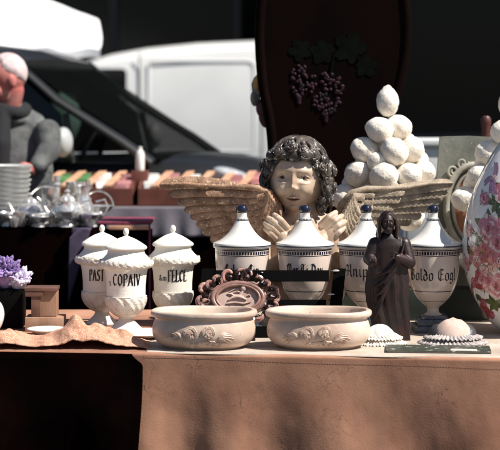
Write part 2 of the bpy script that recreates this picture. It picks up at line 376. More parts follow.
# ------------------------------------------------------------------ lettering
def G(*s): return s
BL = {  # broad-nib gothic minuscules and capitals, x-height 1
 'o': (.72, [[(.1,.85),(.1,.15),(.32,0),(.6,.15),(.6,.85),(.36,1),(.1,.85)]]),
 'l': (.42, [[(.06,1.5),(.16,1.6),(.16,.15),(.36,0)]]),
 'i': (.42, [[(.0,.85),(.14,1),(.16,.15),(.34,0)], [(.12,1.32),(.24,1.42)]]),
 'n': (.82, [[(.0,.88),(.12,1),(.16,.9),(.16,.02)], [(.16,.78),(.44,1),(.58,.85),(.58,.12),(.74,0)]]),
 'u': (.82, [[(.0,.88),(.12,1),(.16,.15),(.34,0),(.58,.2)], [(.5,.95),(.58,1),(.58,.12),(.74,0)]]),
 'w': (1.15, [[(.0,1.1),(.14,1.15),(.16,.15),(.32,0),(.5,.15),(.5,1.0)], [(.5,.15),(.68,0),(.92,.2),(.92,.8),(.72,1)]]),
 'e': (.64, [[(.54,.2),(.34,0),(.1,.15),(.1,.85),(.34,1),(.52,.72),(.12,.45)]]),
 'r': (.58, [[(.0,.88),(.12,1),(.16,.9),(.16,.1),(.28,0)], [(.16,.75),(.36,1),(.5,.88)]]),
 'a': (.76, [[(.1,.85),(.36,1),(.54,.85),(.54,.12),(.7,0)], [(.54,.6),(.12,.42),(.1,.15),(.28,0),(.54,.2)]]),
 'p': (.78, [[(.0,.88),(.12,1),(.16,.9),(.16,-.5)], [(.16,.8),(.42,1),(.6,.85),(.6,.18),(.36,0),(.16,.12)]]),
 'd': (.74, [[(.6,.5),(.6,.15),(.32,0),(.1,.15),(.1,.7),(.36,.95),(.6,.6),(.5,1.1),(.12,1.5)]]),
 'g': (.76, [[(.58,.85),(.34,1),(.1,.85),(.1,.2),(.34,.05),(.58,.2)], [(.58,1),(.58,-.25),(.34,-.45),(.08,-.3)]]),
 'c': (.6, [[(.54,.85),(.34,1),(.1,.82),(.1,.15),(.34,0),(.54,.15)]]),
 't': (.5, [[(.18,1.3),(.18,.15),(.38,0)], [(.0,1),(.42,1)]]),
 '.': (.3, [[(.08,.02),(.18,.1)]]), ' ': (.45, []),
 'C': (1.05, [[(.9,1.35),(.55,1.6),(.15,1.2),(.12,.4),(.45,0),(.9,.25)], [(.5,1.45),(.42,.9),(.5,.2)], [(.68,1.5),(.62,.2)]]),
 'M': (1.45, [[(.0,.2),(.2,0),(.26,1.2),(.08,1.4)], [(.26,1.2),(.5,1.6),(.66,1.3),(.66,.05)], [(.66,1.3),(.95,1.6),(1.12,1.3),(1.12,.2),(1.35,0)]]),
 'T': (1.1, [[(.0,1.3),(.25,1.6),(.65,1.4),(1.0,1.6)], [(.55,1.45),(.5,.3),(.75,0),(1,.25)], [(.22,1.2),(.1,.6),(.25,.2)]]),
 'D': (1.15, [[(.0,1.5),(.5,1.6),(1,1.2),(1,.4),(.6,0),(.1,.15)], [(.36,1.5),(.3,.1)]]),
 'A': (1.2, [[(.05,1.2),(.3,1.6),(.5,1.3),(.45,.2),(.15,0)], [(.5,1.4),(.95,1.6),(.95,.15),(1.15,0)], [(.1,.75),(1,.7)]]),
 'B': (1.15, [[(.2,1.55),(.24,.1),(.0,0)], [(.0,1.4),(.5,1.62),(.9,1.3),(.85,1.0),(.4,.85),(.95,.65),(.98,.25),(.6,0),(.24,.12)], [(.52,1.5),(.5,.1)]]),
 'E': (1.05, [[(.9,1.4),(.5,1.6),(.15,1.25),(.12,.35),(.45,0),(.95,.25)], [(.5,1.5),(.45,.1)], [(.45,.85),(.85,.9)]]),
}
RO = {  # hand-painted roman capitals, height 1
 'P': (.56, [[(.1,0),(.1,1)], [(.1,1),(.4,.98),(.5,.78),(.4,.56),(.1,.5)], [(.0,0),(.22,0)]]),
 'A': (.62, [[(.02,0),(.28,1)], [(.28,1),(.56,0)], [(.12,.35),(.46,.35)]]),
 'S': (.48, [[(.42,.86),(.26,1),(.08,.85),(.1,.62),(.36,.42),(.4,.16),(.22,0),(.04,.14)]]),
 'T': (.56, [[(.28,0),(.28,1)], [(.02,.95),(.54,1)], [(.18,0),(.38,0)]]),
 'C': (.6, [[(.54,.85),(.34,1),(.1,.75),(.08,.3),(.3,0),(.54,.16)]]),
 'O': (.66, [[(.32,1),(.1,.75),(.1,.25),(.32,0),(.56,.25),(.56,.75),(.32,1)]]),
 'I': (.26, [[(.12,0),(.12,1)], [(.02,1),(.22,1)], [(.02,0),(.22,0)]]),
 'V': (.58, [[(.02,1),(.28,0)], [(.28,0),(.54,1)]]),
 'F': (.52, [[(.1,0),(.1,1),(.48,1),(.48,.88)], [(.1,.52),(.36,.52)], [(0,0),(.2,0)]]),
 'E': (.52, [[(.1,0),(.1,1),(.46,1)], [(.1,.52),(.36,.52)], [(.1,0),(.5,0),(.5,.12)]]),
 'L': (.5, [[(.1,1),(.1,0),(.48,0),(.48,.14)], [(0,1),(.2,1)]]),
 's': (.34, [[(.3,.5),(.16,.6),(.06,.48),(.26,.22),(.2,.02),(.02,.08)]]),
 '&': (.6, [[(.55,0),(.15,.55),(.22,.8),(.38,.6),(.06,.25),(.2,0),(.5,.35)]]),
 'm': (.56, [[(.05,0),(.05,.55)], [(.05,.45),(.2,.55),(.27,.45),(.27,0)], [(.27,.45),(.4,.55),(.5,.45),(.5,0)]]),
 '.': (.18, [[(.06,.0),(.1,.05)]]), ' ': (.25, []),
}
def write(mb, text, font, ucen, v0, width, xh, nib, ang, fmap):
    adv = []; x = 0
    for ch in text: adv.append(x); x += font[ch][0]+.1
    k = width/x; n = Vector((math.cos(ang), math.sin(ang)))*nib/2; lay = 0
    for ch, a in zip(text, adv):
        for st in font[ch][1]:
            P = [Vector((ucen-width/2+(a+px)*k, v0+py*xh)) for px, py in st]
            for p, q in zip(P[:-1], P[1:]):
                m = max(1, int((q-p).length/.004))
                for i in range(m):
                    s0 = p.lerp(q, i/m); s1 = p.lerp(q, (i+1)/m); lay = (lay+1) % 7; o = .0006+lay*.00006
                    mb.add([fmap(*(s0-n), o), fmap(*(s1-n), o), fmap(*(s1+n), o), fmap(*(s0+n), o)], [(0,1,2,3)])
                    d = (s1-s0).normalized() if (s1-s0).length > 1e-7 else Vector((1,0)); t = Vector((-d.y, d.x))*nib*.16; o += .0005
                    mb.add([fmap(*(s0-t), o), fmap(*(s1-t), o), fmap(*(s1+t), o), fmap(*(s0+t), o)], [(0,1,2,3)])
def rmap(prof, c):
    zs = [p[1] for p in prof]; rs = [p[0] for p in prof]
    order = sorted(range(len(zs)), key=lambda i: zs[i]); zs = [zs[i] for i in order]; rs = [rs[i] for i in order]
    base = math.atan2(-c[1], -c[0])                      # text faces the buyer
    def f(u, v, off):
        r = float(np.interp(v, zs, rs))+off; th = base+u/r
        return (c[0]+r*math.cos(th), c[1]+r*math.sin(th), c[2]+v)
    return f

# ------------------------------------------------------------------ cream lidded urns
def cream_jar(px, D, text, label, small=None, tscale=1, toff=0):
    S = 1/279.0; c = Vector(((px-250)*D/FPX, D, TZ+.001))
    t = thing('lidded_jar', label, 'jar', c, 'cream plaster pharmacy jars with black capitals')
    foot = [(0,0),(15.5,0),(16.5,1.5),(15,3),(9,9),(7,12),(7.5,13.5)]
    body = smoothprof([(7.5,13.5),(12.5,16),(17.5,22),(20,29),(20.4,34)], 5)
    up = [(19.4,34.5),(19.6,45),(20.6,56),(22,62)]
    collar = smoothprof([(22,62),(25,63),(27,65),(27.3,68.5),(26,71)], 4)
    top = [(26,71),(21,74.5),(18.8,77),(18.2,81)]
    full = foot+body[1:]+up+collar[1:]+top
    b = MB(); b.lathe([(r*S, z*S) for r, z in foot+[(7.5,14.5),(0,14.5)]], c); b.build('foot', M['plaster'], t)
    def leafy(th, z, j):
        zz = z/S
        if zz < 16 or zz > 34.2: return 0
        k = ss(16, 22, zz)*(1-ss(33.6, 34.4, zz))
        return S*k*(1.0*abs(math.sin(th*4))+.5*math.sin(th*16+zz*.6))
    b = MB(); b.lathe([(r*S, z*S) for r, z in [(7.5,13.5)]+body[1:]+[(21,34.6)]], c, 96, fn=leafy); b.build('acanthus_cup', M['plaster_rough'], t)
    b = MB(); b.lathe([(r*S, z*S) for r, z in up], c, 64); bd = b.build('body', M['plaster'], t)
    def rough(th, z, j): return S*.7*fbm(th*9, z/S*.5, px, 3)+S*.5*abs(math.sin(th*14+z/S*.5))
    b = MB(); b.lathe([(r*S, z*S) for r, z in collar], c, 140, fn=rough, cap=False); b.build('collar', M['plaster_rough'], t)
    b = MB(); b.lathe([(r*S, z*S) for r, z in [(25,70)]+top[1:]+[(0,81.5)]], c); b.build('neck', M['plaster'], t)
    lid = [(17.5,81),(20.4,81.2),(21.2,82.5),(20.8,83.6)]+smoothprof([(20,84.6),(15,88),(9,91.5),(4,93.6),(2.2,94.6)], 4)+[(1.8,95.2),(2.6,96.6),(3.0,98.4),(2.6,100.6),(1.2,102.2),(0,102.4)]
    b = MB(); b.lathe([(r*S, z*S) for r, z in lid], c); b.build('lid', M['plaster'], t)
    mb = MB(); f = rmap([(r*S, z*S) for r, z in full], c)
    n = len(text)
    write(mb, text, RO, toff*S, 46.5*S, tscale*S, 11.5*S, 1.7*S, R(25), f)
    if small: write(mb, small[0], RO, small[1]*S, small[3]*S, small[2]*S, 7.5*S, 1.0*S, R(25), f)
    mb.build('lettering', M['enamel'], t)
cream_jar(102, 6.62, 'PAST', 'cream lidded jar lettered PAST, standing behind the COPAIV jar', tscale=16.5, toff=-5.5)
cream_jar(126, 6.45, 'COPAIV', 'cream lidded jar lettered COPAIV, foremost of the three cream jars', small=('s.', -17, 4.5, 46), tscale=30, toff=1)
cream_jar(173, 6.60, 'FELCE', 'cream lidded jar lettered FELCE, beside the brown wing tip', small=('&m', -11, 9.5, 47), tscale=20.5, toff=5)

# ------------------------------------------------------------------ blue and white apothecary jars
def blue_jar(px, D, text, label, tw, z_t=52, tu=0):
    S = 1/280.4; c = Vector(((px-250)*D/FPX, D, TZ+.001))
    t = thing('apothecary_jar', label, 'jar', c, 'white apothecary jars with blue ball finials')
    b = MB(); b.box(c+Vector((0,0,3.6*S)), (40*S, 40*S, 7*S), bev=.0015); b.box(c+Vector((0,0,10.2*S)), (33*S, 33*S, 6*S), bev=.0015)
    b.box(c+Vector((0,0,15*S)), (26*S, 26*S, 3.4*S), bev=.001); b.build('plinth', M['slate_glaze'], t)
    body = [(9,16.5),(9,17.5)]+smoothprof([(6.5,19),(5.6,21.5),(6.5,24.5),(11,28.5),(17,35),(21.5,43),(24.5,53),(26.3,66),(27,80),(27.2,83)], 4)+[(27.2,84),(26.4,84.2)]
    b = MB(); b.lathe([(r*S, z*S) for r, z in body+[(0,84.2)]], c, 72); b.build('body', M['faience_shaded'], t)
    lid = [(26.5,84.4),(28.8,84.5),(29.3,85.8),(29,88)]+smoothprof([(28.6,89),(22,91.8),(15.5,97),(10.8,103),(7.6,108.5),(6.4,111)], 4)+[(6.3,113.6),(5.2,113.9),(4.8,117.5),(5.2,118.6),(0,118.7)]
    b = MB(); b.lathe([(r*S, z*S) for r, z in lid], c, 72); ld = b.build('lid', M['faience'], t)
    b = MB(); b.lathe([(r*S, (118.6+z)*S) for r, z in smoothprof([(4.6,0),(5.6,1.6),(5.9,4),(4.6,6.8),(2,8.2),(.01,8.5)], 3)], c, 32); b.build('finial', M['cobalt'], ld)
    mb = MB(); full = [(r*S, z*S) for r, z in body+lid]; f = rmap([(r*S, z*S) for r, z in body], c)
    fl = rmap([(r*S, z*S) for r, z in lid], c)
    def ring(ff, z0, z1, off=.0005, n=72, duty=1.0, skip=1):
        z0, z1 = z0*S, z1*S; R0 = (Vector(ff(0, (z0+z1)/2, 0))-(c+Vector((0,0,(z0+z1)/2)))).length
        for i in range(n):
            u0 = 2*PI*R0*i/n; u1 = u0+2*PI*R0/n*duty
            if i % skip: continue
            r_ = lambda u, v: ff(u*1.0, v, off)
            def q(a, v):
                p = ff(0, v, off); rr = math.hypot(p[0]-c.x, p[1]-c.y); th = a/R0
                return (c.x+rr*math.cos(th), c.y+rr*math.sin(th), p[2])
            mb.add([q(u0, z0), q(u1, z0), q(u1, z1), q(u0, z1)], [(0,1,2,3)])
    mb2 = MB(); mb_body = mb; ring(f, 82.2, 83.2, n=72); ring(f, 77.2, 77.9, n=72); ring(f, 78.6, 81.5, n=60, duty=.62)
    ring(f, 41.2, 42.0, n=72); ring(f, 31, 31.4, n=40)
    mb.build('painted_bands', M['cobalt'], t)
    mb = MB(); ring(fl, 85.4, 87.2); ring(fl, 111.2, 111.8, n=40, off=.0007); ring(fl, 112.1, 113.2, n=26, duty=.55, off=.0007); mb.build('painted_rim', M['cobalt'], ld)
    mb = MB(); write(mb, text, BL, tu*S, z_t*S, tw*S, 7.4*S, 1.5*S, R(42), f)
    mb.build('lettering', M['enamel'], t)
blue_jar(242, 6.42, 'Colow.Cin', 'white apothecary jar lettered in gothic script, directly above the cameo frame', 38, 57.5)
blue_jar(305, 6.42, 'Mer.Ti.Dau', 'white apothecary jar in front of the cherub chest, lettered Mer', 40, 58)
blue_jar(366, 6.42, 'Anipe.', 'white apothecary jar half hidden behind the dark robed figure', 34, 57, -6)
blue_jar(433, 6.42, 'Boldo Eogl', 'white apothecary jar lettered Boldo, between robed figure and flowered vase', 54, 53)

# ------------------------------------------------------------------ oval bowls with cherub relief
def bowl(px, D, label, flip):
    c = Vector(((px-250)*D/FPX, D, TZ+.0012)); A, B = .177, .120
    t = thing('oval_bowl', label, 'bowl', c, 'oval peach bowls with cherub reliefs')
    out = [(.0,0),(.66,0),(.70,.003)]+smoothprof([(.72,.006),(.86,.018),(.955,.040),(.975,.064),(.945,.086),(.915,.098),(.93,.104),(.985,.108),(1.005,.115),(.995,.124),(.955,.128)], 4)
    inn = [(.90,.127),(.87,.12),(.86,.09),(.84,.05),(.74,.024),(.5,.016),(0,.015)]
    def sup(th, r, z, off=0):
        n = 2.12; cx, sy = math.cos(th), math.sin(th)
        k = (abs(cx)**n+abs(sy)**n)**(-1/n)
        return Vector((c.x+(r*A+off)*k*cx, c.y+(r*B+off)*k*sy, c.z+z))
    seg = 120; vs = []; fs = []; P = out+inn
    for j, (r, z) in enumerate(P):
        for i in range(seg):
            th = 2*PI*i/seg; wv = .0009*math.sin(3*th+.6)*ss(.09,.12,z)+.0008*fbm(math.cos(th)*2, math.sin(th)*2, z*9+px)
            vs.append(sup(th, r, z+wv, .0010*fbm(math.cos(th)*3, math.sin(th)*3, z*14+px)))
    for j in range(len(P)-1):
        for i in range(seg): a = j*seg+i; b_ = j*seg+(i+1) % seg; fs.append((a, b_, b_+seg, a+seg))
    b = MB(); b.add(vs, fs); b.build('basin', M['bowl'], t)
    zs = [p[1] for p in out]; rs = [p[0] for p in out]
    def S(u, v, off):                                     # front surface, u metres right, v height
        r = float(np.interp(v, zs, rs)); th = -PI/2+math.asin(max(-.95, min(.95, u/(A*1.05))))
        for _ in range(12):
            p = sup(th, r, v, off); th += (c.x+u-p.x)/A*.7
        return sup(th, r, v, off)
    q = MB(); rnd = random.Random(px); S0 = S
    def S(u, v, off): return S0((u+.004)*1.24, .056+(v-.052)*1.24, off*.75-.0006)
    def blob(u, v, ru, rv, h, off=0): q.ball(S(u, v, off), (ru*1.24, h*.72, rv*1.24), seg=16, ring=10)
    for hx, hz, s in ((-.026, .052, 1), (.022, .054, .96)):
        u0 = hx-.012
        blob(u0, hz, .0135*s, .0165*s, .009)                # head
        blob(u0, hz-.003, .0017, .0036, .0024, .0080)        # nose
        blob(u0-.0062, hz-.006, .0050, .0048, .003, .0048); blob(u0+.0062, hz-.006, .0050, .0048, .003, .0048)
        blob(u0, hz-.0098, .0034, .0012, .002, .0072); blob(u0, hz-.0145, .0040, .0024, .0035, .0045)
        blob(u0-.0055, hz+.004, .0034, .0013, .003, .0065); blob(u0+.0055, hz+.004, .0034, .0013, .003, .0065)
        for k in range(15):                                  # curls
            a = R(-8+196*k/14); uu = u0+.0142*s*math.cos(a); vv = hz+.003+.0152*s*math.sin(a)
            blob(uu, vv, .0042, .004, .006, rnd.uniform(0, .002))
            pts = [S(uu+.0045*math.cos(w)*w/9, vv+.0045*math.sin(w)*w/9, .0055) for w in np.linspace(0, 9, 14)]
            q.tube(pts, .0015, 5)
    for sgn, u0 in ((1, .034), (-1, -.058)):                # wings and scrolls
        for k in range(6):
            a = R(-32+15*k); L = .044-.004*abs(k-2)
            pts = [S(u0+sgn*L*tt*math.cos(a), .040+.0*k+L*.72*tt*math.sin(a)+.006*math.sin(tt*3), .0012) for tt in np.linspace(0, 1, 8)]
            q.tube(pts, [.0022,.0042,.0048,.0046,.0042,.0034,.0024,.0012], 7)
    for k in range(7):
        u1 = -.03+.013*k; pts = [S(u1+.010*math.cos(w), .030+.006*math.sin(w)-.006*abs(k-3)/3, .0012) for w in np.linspace(.3, 4.8, 9)]
        q.tube(pts, .0030, 6)
    q.build('cherub_relief', M['relief'], t)
bowl(204, 6.0, 'oval peach bowl with cherub relief, the left bowl, below the cameo frame', 0)
bowl(318.5, 6.0, 'oval peach bowl with cherub relief, the right bowl, next to the white ruffled trinket', 1)

# ------------------------------------------------------------------ winged cherub bust
CD = 6.64; K = CD/FPX
def cp(px, py, dy=0): return at(px, py, CD)+Vector((0, dy, 0))
ch = thing('cherub_bust', 'painted winged cherub bust with grey curls, hands crossed on its chest', 'statue', (cp(300,200).x, CD, TZ))
b = MB(); cx = cp(304, 0).x
b.ball((cx, CD+.03, .93), (.165,.10,.20), seg=32, ring=20); b.ball((cx, CD+.03, 1.05), (.185,.095,.12), seg=32, ring=20)
b.lathe([(.0,0),(.15,0),(.155,.03),(.13,.06),(.12,.12),(0,.13)], (cx, CD+.03, .751), 40, sy=.75)
hc = cp(297.5, 177, .012)
b.tube([(cx, CD+.03, 1.08), (cx-.004, CD+.022, 1.15), hc+Vector((.004,.015,-.05))], [.085,.062,.062], 24)
for s, hx, hy in ((-1, 283, 234), (1, 330, 228)):
    sh = Vector((cx+s*.155, CD+.02, 1.07)); el = Vector((cx+s*.19, CD-.06, .90)); b.limb([sh, el], [.06,.045])
    wr = cp(hx+s*-2, hy+22, -.115); b.limb([el, wr, cp(hx, hy, -.125)], [.045,.032,.030])
b.build('torso', M['skin'], ch, remesh=.004, smooth=4)
def hand(px, py, s, tips, thumb, Z=-.13):
    """one hand: palm and five separate bent fingers, laid on the chest"""
    b = MB(); pc = cp(px, py, Z)
    b.ball(pc, (.038,.022,.042), seg=20, ring=12); b.ball(pc+Vector((s*.008,0,.012)), (.034,.020,.030), seg=20, ring=12)
    b.limb([pc+Vector((-s*.006,.012,-.05)), pc], [.027,.026])
    for (kx, ky, mx, my, tx, ty, r) in tips:
        b.limb([cp(kx, ky, Z-.004), cp(mx, my, Z-.018), cp((mx+tx)/2, (my+ty)/2, Z-.010), cp(tx, ty, Z+.006)], [r*1.1, r*1.02, r*.95, r*.82], 12)
    (kx, ky, mx, my, tx, ty, r) = thumb
    b.limb([cp(kx, ky, Z-.008), cp(mx, my, Z-.024), cp(tx, ty, Z-.026)], [r*1.2, r, r*.85], 12)
    return b.build('hand', M['skin'], ch, remesh=.0022, smooth=2, loc=pc)
hand(287, 237, -1, [(286,225,280,217.5,274,213,.0122), (282,228,275,220.5,268,216,.0124), (279,232,272,225,265,221,.0120), (277,236.5,270,230,265,226.5,.0108)], (291,232,295,226,297,220,.0122))
hand(322, 235, 1, [(320,222,327,214.5,334,210.5,.0122), (325,226,333,218,340,214,.0124), (328,230,336,223,343,219.5,.0120), (329,234.5,337,229,342,225.5,.0108)], (315,230,312,224,310,218,.0122))
# head: a dense sphere pressed into a child's face
YAW = R(-9)
hs = 1.0
def face_amp(x, z):
    G2 = lambda a, x0, z0, sx, sz: a*math.exp(-((x-x0)/sx)**2-((z-z0)/sz)**2)
    d = 0; z_ = z
    if z < -.06: z = z-.0030*(x/.02)**2*math.exp(-((z+.074)/.012)**2)
    for s in (-1, 1):
        d += G2(-.0125, s*.037, .001, .019, .0125) + G2(.0040, s*.036, .026, .028, .010) + G2(-.003, s*.015, .004, .008, .010) + G2(.0068, s*.0118, -.0365, .0062, .0062)
        d += G2(.0150, s*.046, -.046, .026, .027) + G2(-.0035, s*.0225, -.066, .006, .009) + G2(-.0035, s*.0205, -.0730, .0045, .004)
        d += G2(.0030, s*.037, -.016, .015, .004) + G2(.0030, s*.0065, -.0655, .0045, .0035)
    d += G2(.0070, 0, .000, .0090, .016) + G2(.0110, 0, -.018, .0085, .014) + G2(.0170, 0, -.0315, .0100, .0090) + G2(-.0035, 0, -.054, .0036, .007)
    d += G2(.0080, 0, -.0665, .0165, .0042) + G2(.0110, 0, -.0810, .0120, .0052) + G2(-.0100, 0, -.0735, .0190, .0021)
    d += G2(.0140, 0, -.103, .018, .014) + G2(-.0065, 0, -.0910, .016, .0045) + G2(.007, 0, .050, .05, .03)
    return d
Mh = Matrix.Translation(hc) @ Matrix.Rotation(YAW, 4, 'Z') @ Matrix.Rotation(R(2), 4, 'Y') @ Matrix.Scale(1.07, 4)
def headpt(d):
    x, y, z = d
    X = .100*x; Y = .118*y; Z = .122*z
    X *= 1-.36*ss(-.040, -.135, Z)
    if z > 0: X *= 1+.03*z
    if y < 0:
        w = ss(0, .35, -y)
        Y = -(abs(Y)**1)*(1-.05*w) - face_amp(X, Z)*w
        if Z < -.05: Y -= .012*ss(-.05, -.12, Z)*w
    return Vector((X, Y, Z))*hs
b = MB(); nu, nv = 300, 300; vs = []
for j in range(nv+1):
    ph = PI*j/nv
    for i in range(nu):
        th = 2*PI*i/nu
        vs.append(Mh @ headpt((math.sin(ph)*math.cos(th), math.sin(ph)*math.sin(th), math.cos(ph))))
fs = [(j*nu+i, (j+1)*nu+i, (j+1)*nu+(i+1) % nu, j*nu+(i+1) % nu) for j in range(nv) for i in range(nu)]
def lipz(p):
    return None
head_mi = []
for j in range(nv):
    for i in range(nu):
        ph = PI*(j+.5)/nv; th = 2*PI*(i+.5)/nu; q = headpt((math.sin(ph)*math.cos(th), math.sin(ph)*math.sin(th), math.cos(ph)))
        m_ = 0; ax = abs(q.x)
        if q.y < -.05 and ax < .0205:
            t_ = 1-(ax/.0205)**2; q.z -= .0030*(ax/.02)**2; up = -.0735+.0085*t_-.002*math.exp(-(ax/.004)**2); lo_ = -.0735-.0115*t_
            if lo_ < q.z < up: m_ = 1
            if abs(q.z+.0735) < .0011: m_ = 2
        head_mi.append(m_)
b.add(vs, fs); b.m = head_mi[:]
for s in (-1, 1): b.ball(Mh @ Vector((s*.096, .01, -.02)), (.010,.016,.024), rot=(0,0,YAW))
hd = b.build('head', [M['skin'], M['lip'], M['eye_dark']], ch, loc=hc, angle=180)
def facey(x, z):
    zz = z/.122; r2 = max(0, 1-zz*zz)
    k = 1-.36*ss(-.040, -.135, z); xx = x/(.100*k)
    yy = math.sqrt(max(0, r2-xx*xx)); return -.118*yy*.95-face_amp(x, z)
for s in (-1, 1):
    ec = Vector((s*.037, facey(s*.037, .001)+.0108, .001))
    e = MB(); e.ball(Mh @ ec, .0166, seg=28, ring=18); eo = e.build('eye', M['eye_white'], hd, loc=Mh @ ec)
    e = MB(); e.ball(Mh @ (ec+Vector((-.0012,-.0098,-.0012))), (.0088,.0070,.0088), seg=20, ring=12); e.build('iris', M['eye_dark'], eo)
    e = MB()
    for kk, (zo, am, rr) in enumerate(((.0, .0092, .0028), (.0, -.0070, .0018))):
        pts = []
        for tt in np.linspace(-1, 1, 13):
            xx = ec.x+tt*.0180; zz = ec.z+am*(1-tt*tt)-.0006*s*tt
            dx = tt*.0178; dz = zz-ec.z; yy = ec.y-math.sqrt(max(.00001, .0166**2-min(dx*dx, .0142**2)-dz*dz*.9))
            pts.append(Mh @ Vector((xx, yy, zz)))
        e.tube(pts, [rr*(.35+.65*(1-abs(tt))**.5) for tt in np.linspace(-1, 1, 13)], 8)
    e.build('eyelid', M['skin'], hd, loc=Mh @ ec)
    e = MB(); pts = [Mh @ Vector((s*(.018+.042*tt), facey(s*(.018+.042*tt), .026+.008*math.sin(tt*PI))-.0004, .024+.009*math.sin(tt*2.6))) for tt in np.linspace(0, 1, 10)]
    e.tube(pts, [.0006,.0015,.002,.002,.002,.0019,.0016,.0013,.001,.0005], 6, flat=.5); pass
# hair
rnd = random.Random(5); hb = MB()
def hairfn(d):
    x, y, z = d
    wv = 1+.035*math.sin(math.atan2(x, z)*13+3*y)+.03*fbm(x*4, y*4, z*4)
    return wv
vs = []; nu, nv = 120, 80; Mx = Mh
for j in range(nv+1):
    ph = PI*.66*j/nv
    for i in range(nu):
        th = 2*PI*i/nu; d = Vector((math.sin(ph)*math.cos(th), math.sin(ph)*math.sin(th), math.cos(ph)))
        # front hair stops above the forehead
        lim = 1.0
        dd = d.copy()
        if d.y < 0:
            zmin = .50-.70*ss(.5, .95, abs(d.x))
            if d.z < zmin: dd.z = zmin-.0*(zmin-d.z); dd = dd.normalized()*1.0; lim = .93
        k = hairfn(dd)*1.10*lim
        vs.append(Mx @ Vector((.102*dd.x*k, .124*dd.y*k+.004, .128*dd.z*k)))
fs = [(j*nu+i, (j+1)*nu+i, (j+1)*nu+(i+1) % nu, j*nu+(i+1) % nu) for j in range(nv) for i in range(nu)]
hb.add(vs, fs)
# wavy locks combed from the crown
for k in range(46):
    a = R(-170+340*k/45+rnd.uniform(-3, 3)); pts = []
    for tt in np.linspace(.05, 1, 12):
        ph = tt*(1.22 if abs(a) > R(75) else .98); aa = a+.16*math.sin(tt*8+k)
        d = Vector((math.sin(ph)*math.sin(aa), -math.sin(ph)*math.cos(aa), math.cos(ph)))
        pts.append(Mx @ Vector((.114*d.x, .138*d.y+.004, .142*d.z)))
    hb.tube(pts, [.003,.005,.006,.007,.007,.0075,.0075,.0075,.007,.006,.005,.003], 8)
def snail(c0, nrm, R0, turns=2.1, sgn=1, tr=.0062):
    nrm = Vector(nrm).normalized(); a = nrm.orthogonal().normalized(); a = (a+nrm.cross(a)*rnd.uniform(-1, 1)).normalized(); b2 = nrm.cross(a)
    pts = []; rad = []
    for w in np.linspace(0, 1, 26):
        an = sgn*w*turns*2*PI; r_ = R0*(1-.85*w)
        pts.append(c0+a*math.cos(an)*r_+b2*math.sin(an)*r_+nrm*(.010*w)); rad.append(tr*(1-.45*w))
    hb.tube(pts, rad, 8); hb.ball(c0-nrm*.006, R0*.95, seg=14, ring=8)
curls = []
for x, z in ((-.088,.045),(-.064,.072),(-.034,.082),(.004,.078),(.040,.084),(.070,.068),(.092,.040)): curls.append((x, -.094 if abs(x) < .06 else -.062, z, .0175 if abs(x) > .06 else .0215))
for x, y, z in ((-.103,-.035,.020),(-.108,-.02,-.010),(-.110,-.012,-.036),(-.100,-.01,-.060),(-.094,.0,-.082),(-.105,-.04,.045),
                (.104,-.045,.012),(.110,-.03,-.014),(.112,-.03,-.040),(.106,-.024,-.064),(.099,-.015,-.088),(.112,-.005,.01),(.118,.0,-.025),(.116,.0,-.055),(.108,.005,-.082),(.085,.0,-.105),
                (-.100,-.060,.018),(-.104,-.054,-.012),(-.104,-.045,-.044),(.106,-.062,.016),(.110,-.056,-.012),(.112,-.050,-.042),(.102,-.05,-.072),(.098,-.04,-.10),(-.122,-.01,.03),(-.124,0,-.02),(-.118,0,-.06),(.126,0,.02),(.128,.0,-.04),(.122,.0,-.085),(-.055,-.095,.088),(-.015,-.096,.100),(.03,-.096,.100),(.068,-.078,.085),(-.085,-.065,.072),(.094,-.05,.064)):
    curls.append((x, y, z, rnd.uniform(.015, .0185)))
for k in range(16):
    a = R(60+240*k/15); a = a+PI/2
    for zz in (.04, -.005, -.05):
        curls.append((.112*math.cos(a-PI/2+R(0)) if False else .108*math.sin(R(100+160*k/15)), .045-.105*math.cos(R(100+160*k/15)), zz+rnd.uniform(-.01,.01), .018))
for i, (x, y, z, r_) in enumerate(curls):
    if i > 6: x += rnd.uniform(-.006,.006); y += rnd.uniform(-.006,.006); z += rnd.uniform(-.008,.008); r_ *= rnd.uniform(.8,1.25)
    n_ = Vector((x*1.0, y*1.1-.02, z*.5)); 
    c0 = Mx @ Vector((x, y-.012*(y < -.04), z)); snail(c0, (Mx.to_3x3() @ n_), r_, sgn=1 if x > 0 else -1)
for k in range(26):
    sd_ = 1 if k % 2 else -1; y0 = -.07+.010*(k//2); z0 = rnd.uniform(.02,.06)
    pts = [Mx @ Vector((sd_*(.104+.012*math.sin(t*7+k)+.006*t), y0+.010*math.cos(t*6+k*2), z0-t*rnd.uniform(.13,.15))) for t in np.linspace(0, 1, 12)]
    hb.tube(pts, [.004]+[.0072]*9+[.005,.002], 8)
hb.build('hair', M['curl'], ch, angle=60)
